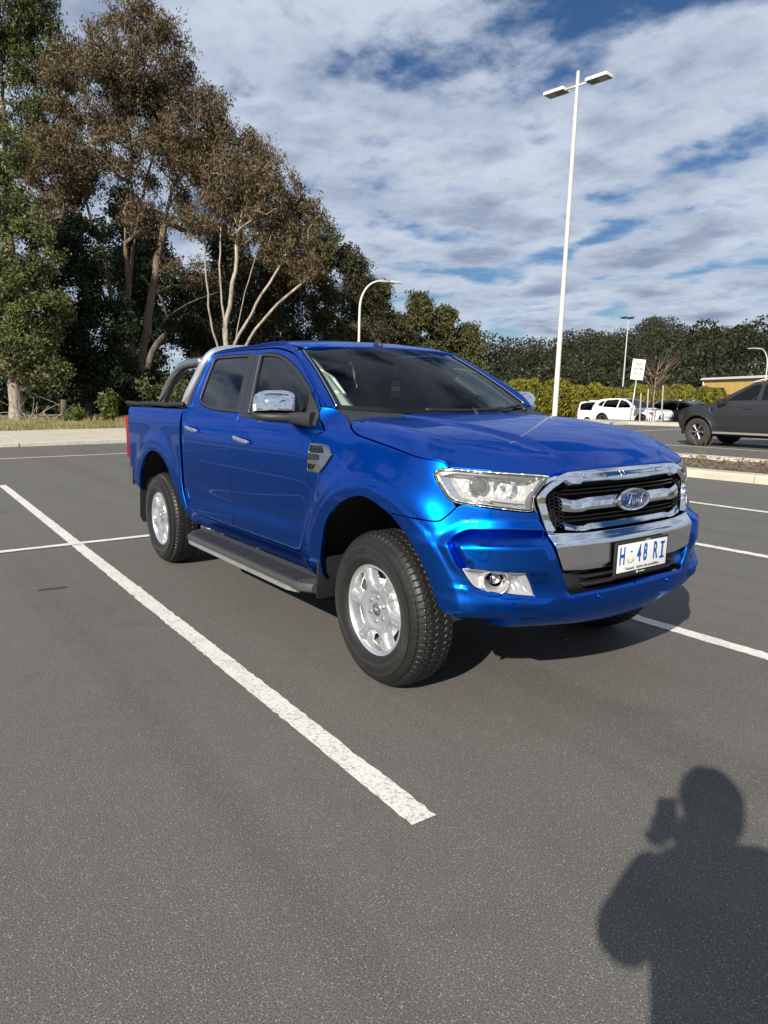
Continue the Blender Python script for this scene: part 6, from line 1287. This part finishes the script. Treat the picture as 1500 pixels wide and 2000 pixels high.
# white van behind it, only its tail shows
VS=[(.70,.40),(.86,.70),(.80,.98),(.30,1.12),(-.05,1.20),(-.75,1.75),(-1.2,1.88),(-3.6,1.90),(-3.78,1.86),(-3.92,1.25),(-3.95,.45),(-3.5,.30),(.5,.30)]
van=vehicle('white_van',(-26.6,37.4,-.62),0,'white van with a dark rear side window, mostly hidden behind the white suv','van',VS,[(0,.34,.38),(-2.9,.34,.38)],[(.28,.84),(.5,.90),(1.0,.92),(1.2,.90),(1.7,.82),(1.86,.74),(1.92,.66)],PWHITE,[[(-.55,1.22),(-.95,1.68),(-1.5,1.70),(-1.5,1.22)],[(-1.65,1.22),(-1.65,1.70),(-3.62,1.70),(-3.70,1.22)]],VS[:11],[((.70,.40),(-.05,1.20),PWHITE,'bonnet'),((-.05,1.20),(-.75,1.75),GLASS_C,'windscreen'),((-.75,1.75),(-3.6,1.90),PWHITE,'roof'),((-3.6,1.90),(-3.95,.45),PWHITE,'tail_door')],wheel_r=.34,rim=.2,spokes=5,rimmat=ALLOY,lowz=.2,wsc=.2,extras=lambda v,f,Yf: MB().box((-3.0,0,1.945),(.35,.8,.09),bev=.03).build('roof_vent',PWHITE,v,angle=40)); van.scale=(.86,.86,.86)
BS=[(.78,.40),(.90,.65),(.85,.95),(.65,1.06),(-.25,1.14),(-.40,1.17),(-.95,1.55),(-1.4,1.70),(-3.2,1.70),(-3.55,1.62),(-3.75,1.15),(-3.80,.50),(-3.5,.34),(.6,.32)]
def blk_x(v,f,Yf):
    for s in (1,-1):
        P=[(x,-(float(Yf(np.array([x]),np.array([1.66]))[0])-.03)*s,1.75) for x in (-1.5,-2.0,-2.6,-3.2)]; MB().tube(np.array(P),.022,6).build('roof_rail',SATIN,v); c=-float(Yf(np.array([-.6]),np.array([1.15]))[0])*s; MB().box((-.62,c-.09*s,1.18),(.15,.20,.14),bev=.045).build('side_mirror',PBLK,v,angle=50)
    for x in (-1.6,-3.0): MB().tube(np.array([(x,-.62,1.76),(x,.62,1.76)]),.018,6).build('cross_bar',SATIN,v)
blk=vehicle('black_people_mover',(-20.0,36.3,-.60),0,'black wagon with silver roof rails behind the nose of the charcoal utility truck','wagon',BS,[(0,.36,.41),(-2.9,.36,.41)],[(.30,.86),(.5,.92),(1.0,.93),(1.17,.89),(1.55,.76),(1.70,.68),(1.74,.60)],PBLK,[[(-.75,1.19),(-1.1,1.50),(-1.45,1.60),(-1.65,1.60),(-1.65,1.18)],[(-1.75,1.18),(-1.75,1.61),(-2.6,1.61),(-2.65,1.18)],[(-2.75,1.18),(-2.70,1.60),(-3.2,1.58),(-3.50,1.22)]],BS[:12],[((.78,.40),(-.40,1.17),PBLK,'bonnet'),((-.40,1.17),(-1.4,1.70),GLASS_C,'windscreen'),((-1.4,1.70),(-3.2,1.70),PBLK,'roof'),((-3.2,1.70),(-3.75,1.15),GLASS_V,'rear_window'),((-3.75,1.15),(-3.80,.50),PBLK,'tail_panel')],wheel_r=.36,rim=.23,spokes=5,rimmat=DARKRIM,extras=blk_x,lowz=.22)
# ------------------------------------------------------------------ lamps, sign, sapling, building
GALV=worn('pole white paint',(.56,.55,.50),.5,3.,.12,.4,.05); GALV2=mat('galvanised steel',(.50,.51,.52),.45,.5); LAMPW=mat('lamp housing white',(.72,.72,.70),.45); LAMPD=mat('lamp underside',(.10,.10,.10),.5); LED=mat('led lens off',(.30,.30,.29),.25)
LEAN=Vector((.577,.817,0))*.030      # the car park falls a little: uprights lean against it
def upright(o,v): o.rotation_euler=Vector((0,0,1)).rotation_difference(Vector(v).normalized()).to_euler()
def leaned(o): upright(o,(LEAN.x,LEAN.y,1))
pl=empty('double_light_pole',(-11.8,13.7,0)); leaned(pl); tag(pl,'tall white pole with two flat lamp heads, right behind the blue truck','light pole')
MB().lathe([(.085,0),(.085,.05),(.078,.06),(.066,5),(.056,9.4)],24,'z').build('pole',GALV,pl); MB().lathe([(.047,9.38),(.047,10.25),(.040,10.28),(.0,10.285)],20,'z').build('pole_top',GALV,pl,angle=40)
MB().box((0,0,.02),(.40,.40,.03),bev=.005).build('base_plate',GALV2,pl,angle=40)
ad=np.array([.99,.12,0])     # direction of the cross arm
ang=math.atan2(ad[1],ad[0])
MB().tube(np.array([-ad*.44+np.array([0,0,9.90]),ad*.44+np.array([0,0,9.90])]),.032,12).build('cross_arm',GALV,pl)
for s in (1,-1):
    lh=MB(); c=ad*s*.68+np.array([0,0,9.91]); lh.box(c,(.66,.36,.085),rotm('Z',ang),bev=.014); o=lh.build('lamp_head',LAMPW,pl,angle=40); MB().box(c-np.array([0,0,.0445]),(.62,.32,.004),rotm('Z',ang)).build('lamp_underside',LAMPD,o,smooth=False)
    for k in range(4): MB().box(c+ad*s*.13+np.array([-ad[1],ad[0],0])*(-.10+.066*k)-np.array([0,0,.050]),(.26,.045,.008),rotm('Z',ang),bev=.002).build('led_strip',LED,o,smooth=False)
def street_lamp(name,loc,h,arm,dirn,label,rad=.07):
    t=empty(name,loc); leaned(t); tag(t,label,'street lamp'); d=np.array([*dirn,0.]); d/=np.linalg.norm(d); P=[(0,0,0),(0,0,h*.5),(0,0,h-1.6)]+[tuple(d*arm*.55*(1-math.cos(a))+np.array([0,0,h-1.6+1.45*math.sin(a)])) for a in np.linspace(.2,math.pi/2,8)]+[tuple(d*arm*.85+np.array([0,0,h-.16]))]; P=np.array(P); MB().tube(P,np.linspace(rad,rad*.55,len(P)),10).build('pole',LAMPW if False else GALV,t)
    rz=math.atan2(d[1],d[0]); MB().box(tuple(d*(arm*.85+.28)+np.array([0,0,h-.17])),(.62,.24,.09),rotm('Z',rz)@rotm('Y',R(4)),bev=.03).build('lamp_head',GALV2,t,angle=50); return t
street_lamp('curved_street_lamp',(-29.9,18.5,.1),7.45,1.9,(.48,.88),'grey curved street lamp rising behind the cab roof')
street_lamp('curved_street_lamp',(-29.1,59.6,-.5),6.0,1.5,(-.48,-.75),'pale curved street lamp at the far right edge above the building',.06)
p2=empty('flood_light_pole',(-44.9,61.5,-.6)); leaned(p2); tag(p2,'slim distant pole with a dark twin floodlight above the hedge','light pole'); MB().lathe([(.10,0),(.06,9.9)],12,'z').build('pole',GALV2,p2)
for s in (-.35,.35): MB().box((s*.6,s*.8-.2,9.95),(.5,.5,.16),rotm('X',R(10)),bev=.03).build('flood_light',BLACKP,p2,angle=40)
MB().tube(np.array([(-.4,-.75,9.85),(.4,.5,9.85)]),.03,6).build('cross_arm',GALV2,p2)
sg=empty('drop_off_sign',(-20.45,29.35,.10)); upright(sg,(.055,.085,1)); tag(sg,'white drop off sign on a leaning post beside the bare sapling','sign')
MB().tube(np.array([(0,0,-.2),(0,0,2.3)]),.035,10).build('post',GALV2,sg)
face=math.atan2(-.817+.10,.577+.45); Rz=rotm('Z',face); MB().box((0,0,2.66),(.03,.66,1.04),Rz,bev=.012).build('sign_panel',mat('sign white',(.78,.78,.76),.5),sg,angle=40)
for i,tx in enumerate(('STUDENT','DROP OFF','PICK UP')):
    V,F=text_geo(tx,.155,.001,bold=.004); q=np.stack([np.full(len(V),.018)+V[:,2],V[:,0]*.72,V[:,1]+.26-.235*i],-1)@Rz.T+np.array([0,0,2.66]); MB().add(q,F).build('sign_text',mat('sign black',(.03,.03,.03),.6),sg,smooth=False)
WOODS=worn('weathered stake',(.42,.38,.32),.9,8,.3)
for i,(x,y,h,tl) in enumerate(((-20.15,29.75,1.55,.03),(-19.95,30.05,1.75,-.03),(-19.55,30.75,1.95,.02))):
    o=MB().box((0,0,h/2-.2),(.05,.05,h+.4),bev=.005).build('tree_stake',WOODS,None,angle=40); o.location=(x,y,0); o.rotation_euler=(tl,tl*.5,0); tag(o,('wooden stake nearest the sign post, shortest of the three','wooden stake in the middle, close to the sapling stem','tallest wooden stake, right of the sapling')[i],'stake','stakes around the sapling')
sp_=empty('bare_sapling',(-19.85,30.35,0)); tag(sp_,'leafless young tree tied between the wooden stakes','sapling'); g=np.random.default_rng(5); mb=MB(); mb.tube(np.array([(0,0,-.2),(.02,.05,1.2),(.0,.12,2.2),(.05,.3,3.2)]),[.035,.028,.018,.008],6); BKT=barkmat('twig bark',(.22,.15,.11),(.40,.30,.24))
for k in range(22):
    z=g.uniform(.9,2.7); a=g.uniform(0,6.28); L=g.uniform(.5,1.3); d=np.array([math.cos(a),math.sin(a),g.uniform(.5,1.3)]); P=catm(np.array([(0,.06,z),np.array([0,.06,z])+d*L*.5+g.normal(size=3)*.05,np.array([0,.06,z])+d*L+np.array([0,0,.15])]),3); mb.tube(P,np.linspace(.012,.004,len(P)),4)
    for j in range(2): e=P[g.integers(2,len(P))]; dd_=d+g.normal(size=3)*.6; mb.tube(np.array([e,e+dd_*.22,e+dd_*.42+np.array([0,0,.06])]),[.006,.004,.003],4)
mb.build('branches',BKT,sp_,fix=False)
bd_=empty('yellow_hall',(-46.,78.7,-.6)); tag(bd_,'low hall with yellow cladding over red brick behind the charcoal utility truck','building')
ux=np.array([15.1,-8.9,0]); ux/=np.linalg.norm(ux); uy=np.array([-ux[1],ux[0],0])
BR=mat('red brick',(.36,.14,.09),.9); _t=NT(BR); _b=_t.new('ShaderNodeTexBrick'); _t.link(_t.coord('Object',(4,4,4)),_b.inputs[0]); _b.inputs['Color1'].default_value=(.34,.12,.075,1); _b.inputs['Color2'].default_value=(.42,.18,.12,1); _b.inputs['Mortar'].default_value=(.45,.38,.32,1); _t.link(_b.outputs[0],_t.b.inputs['Base Color'])
YL=mat('yellow sheet',(.62,.42,.13),.6)
def wallbox(nm,u0,u1,z0,z1,v0,v1,m):
    c=ux*(u0+u1)/2+uy*(v0+v1)/2+np.array([0,0,(z0+z1)/2]); MB().box(c,(u1-u0,v1-v0,z1-z0),rotm('Z',math.atan2(ux[1],ux[0]))).build(nm,m,bd_,smooth=False)
wallbox('brick_wall',0,40,0,2.15,0,9,BR)
for k in range(40): wallbox('cladding_sheet',k*1.0,k*1.0+.985,2.15,3.85,-.03-(.012 if k%2 else 0),.3,YL)
wallbox('roof',-.25,40.3,3.98,4.10,-.2,9.3,mat('roof sheet',(.55,.55,.53),.5)); wallbox('gutter',-.35,40.3,3.85,4.02,-.32,-.18,LAMPW); wallbox('down_pipe',-.12,.0,0,3.9,-.16,-.05,LAMPW)
# ------------------------------------------------------------------ photographer, standing behind the camera; only the shadow is seen
FW=np.array([-.817,.577,0.]); LT=np.array([-.577,-.817,0.]); ORG=np.array([3.085,-2.965,0.])+LT*.022
def pp(f,l,z): return ORG+FW*f+LT*l+np.array([0,0,z])
def skin(name,J,E,m,parent,root=0,sub=2):
    me=bpy.data.meshes.new(name); me.from_pydata([tuple(j[0]) for j in J],E,[]); o=bpy.data.objects.new(name,me); COL.objects.link(o); o.parent=parent
    md=o.modifiers.new('skin','SKIN'); md.use_smooth_shade=True; 
    for i,j in enumerate(J): me.skin_vertices[0].data[i].radius=(j[1],j[2] if len(j)>2 else j[1]); me.skin_vertices[0].data[i].use_root=(i==root)
    sb_=o.modifiers.new('sub','SUBSURF'); sb_.levels=sub; sb_.render_levels=sub; me.materials.append(m); return o
per=empty('person',(0,0,0)); tag(per,'person in dark clothes holding up a phone, seen only as a shadow on the asphalt','person')
CLO=worn('dark jacket',(.03,.03,.035),.8); SKN=mat('skin',(.45,.28,.20),.5); HAIR=mat('hair',(.03,.022,.016),.6)
PH=np.array([2.7807,-2.7927,1.36])-np.array([cy,sy,0])*.022
lh_=PH+LT*.045-FW*.01+np.array([0,0,-.03]); rh_=PH-LT*.045-FW*.01+np.array([0,0,-.03])
J=[(pp(0,0,.95),.16,.13),(pp(0,0,1.10),.155,.12),(pp(0,0,1.28),.18,.13),(pp(0,0,1.40),.13,.10),(pp(.01,0,1.47),.058),(pp(.02,0,1.53),.062),
 (pp(0,.17,1.385),.09),(pp(.08,.225,1.165),.086),(lh_-FW*.05+np.array([0,0,-.05]),.058),
 (pp(0,-.17,1.385),.078),(pp(.09,-.22,1.17),.085),(rh_-FW*.05+np.array([0,0,-.05]),.058),
 (pp(0,.10,.86),.10),(pp(.02,.11,.48),.068),(pp(-.02,.12,.09),.048),(pp(.12,.13,.045),.042),(pp(0,-.10,.86),.10),(pp(.02,-.11,.48),.068),(pp(-.02,-.12,.09),.048),(pp(.12,-.13,.045),.042)]
skin('body',J,[(0,1),(1,2),(2,3),(3,4),(4,5),(2,6),(6,7),(7,8),(2,9),(9,10),(10,11),(0,12),(12,13),(13,14),(14,15),(0,16),(16,17),(17,18),(18,19)],CLO,per)
hd_=[]
for z,a,b,o_ in ((1.47,.045,.05,.02),(1.50,.062,.075,.02),(1.54,.070,.088,.018),(1.58,.075,.096,.01),(1.62,.076,.098,.0),(1.66,.070,.090,-.005),(1.69,.055,.070,-.008),(1.71,.025,.035,-.01)):
    t=np.linspace(0,2*np.pi,24,endpoint=False); hd_.append(np.stack([pp(o_+b*math.cos(q),a*math.sin(q),z) for q in t]))
hm=MB().loft(hd_); 
hm.tube(np.array([pp(.11,0,1.60),pp(.125,0,1.57),pp(.118,0,1.555)]),[.008,.014,.008],8)
for s in (1,-1): hm.box(pp(.0,.078*s,1.585),(.02,.012,.05),rotm('Z',math.atan2(FW[1],FW[0])),bev=.005)
hm.build('head',SKN,per); 
hr=[]
for z,a,b,o_ in ((1.54,.088,.080,-.03),(1.59,.104,.104,-.018),(1.64,.110,.114,-.010),(1.68,.102,.108,-.010),(1.715,.080,.088,-.012),(1.745,.040,.048,-.015)):
    t=np.linspace(0,2*np.pi,24,endpoint=False); hr.append(np.stack([pp(o_+b*math.cos(q)*(1 if z>1.64 or math.cos(q)<.3 else .75),a*math.sin(q),z+.006*math.sin(5*q)) for q in t]))
MB().loft(hr).build('hair',HAIR,per)
for s,h0 in ((1,lh_),(-1,rh_)):
    J=[(h0-FW*.045+np.array([0,0,-.035]),.036,.026),(h0-FW*.035+np.array([0,0,-.005]),.040,.022),(h0-FW*.03+np.array([0,0,.025]),.032,.018)]; E=[(0,1),(1,2)]
    for k in range(4):
        b=h0-FW*.02+np.array([0,0,.035-.020*k]); i0=len(J); J+= [(b,.0085),(b+FW*.016+LT*s*.012,.0082),(b+FW*.022-LT*s*.012+np.array([0,0,.004]),.0075)]; E+= [(1 if k>1 else 2,i0),(i0,i0+1),(i0+1,i0+2)]
    i0=len(J); J+= [(h0-FW*.05-LT*s*.01+np.array([0,0,.0]),.010),(h0-FW*.045-LT*s*.035+np.array([0,0,.02]),.009)]; E+= [(1,i0),(i0,i0+1)]
    skin('hand',J,E,SKN,per,0,1)
phn=MB(); phn.box((0,0,0),(.008,.073,.150),bev=.003); ph=phn.build('phone',mat('phone black',(.01,.01,.012),.2),None,angle=40); ph.location=PH; ph.rotation_euler=(0,0,YAW); tag(ph,'dark phone held up by the photographer, seen as part of the shadow','phone')
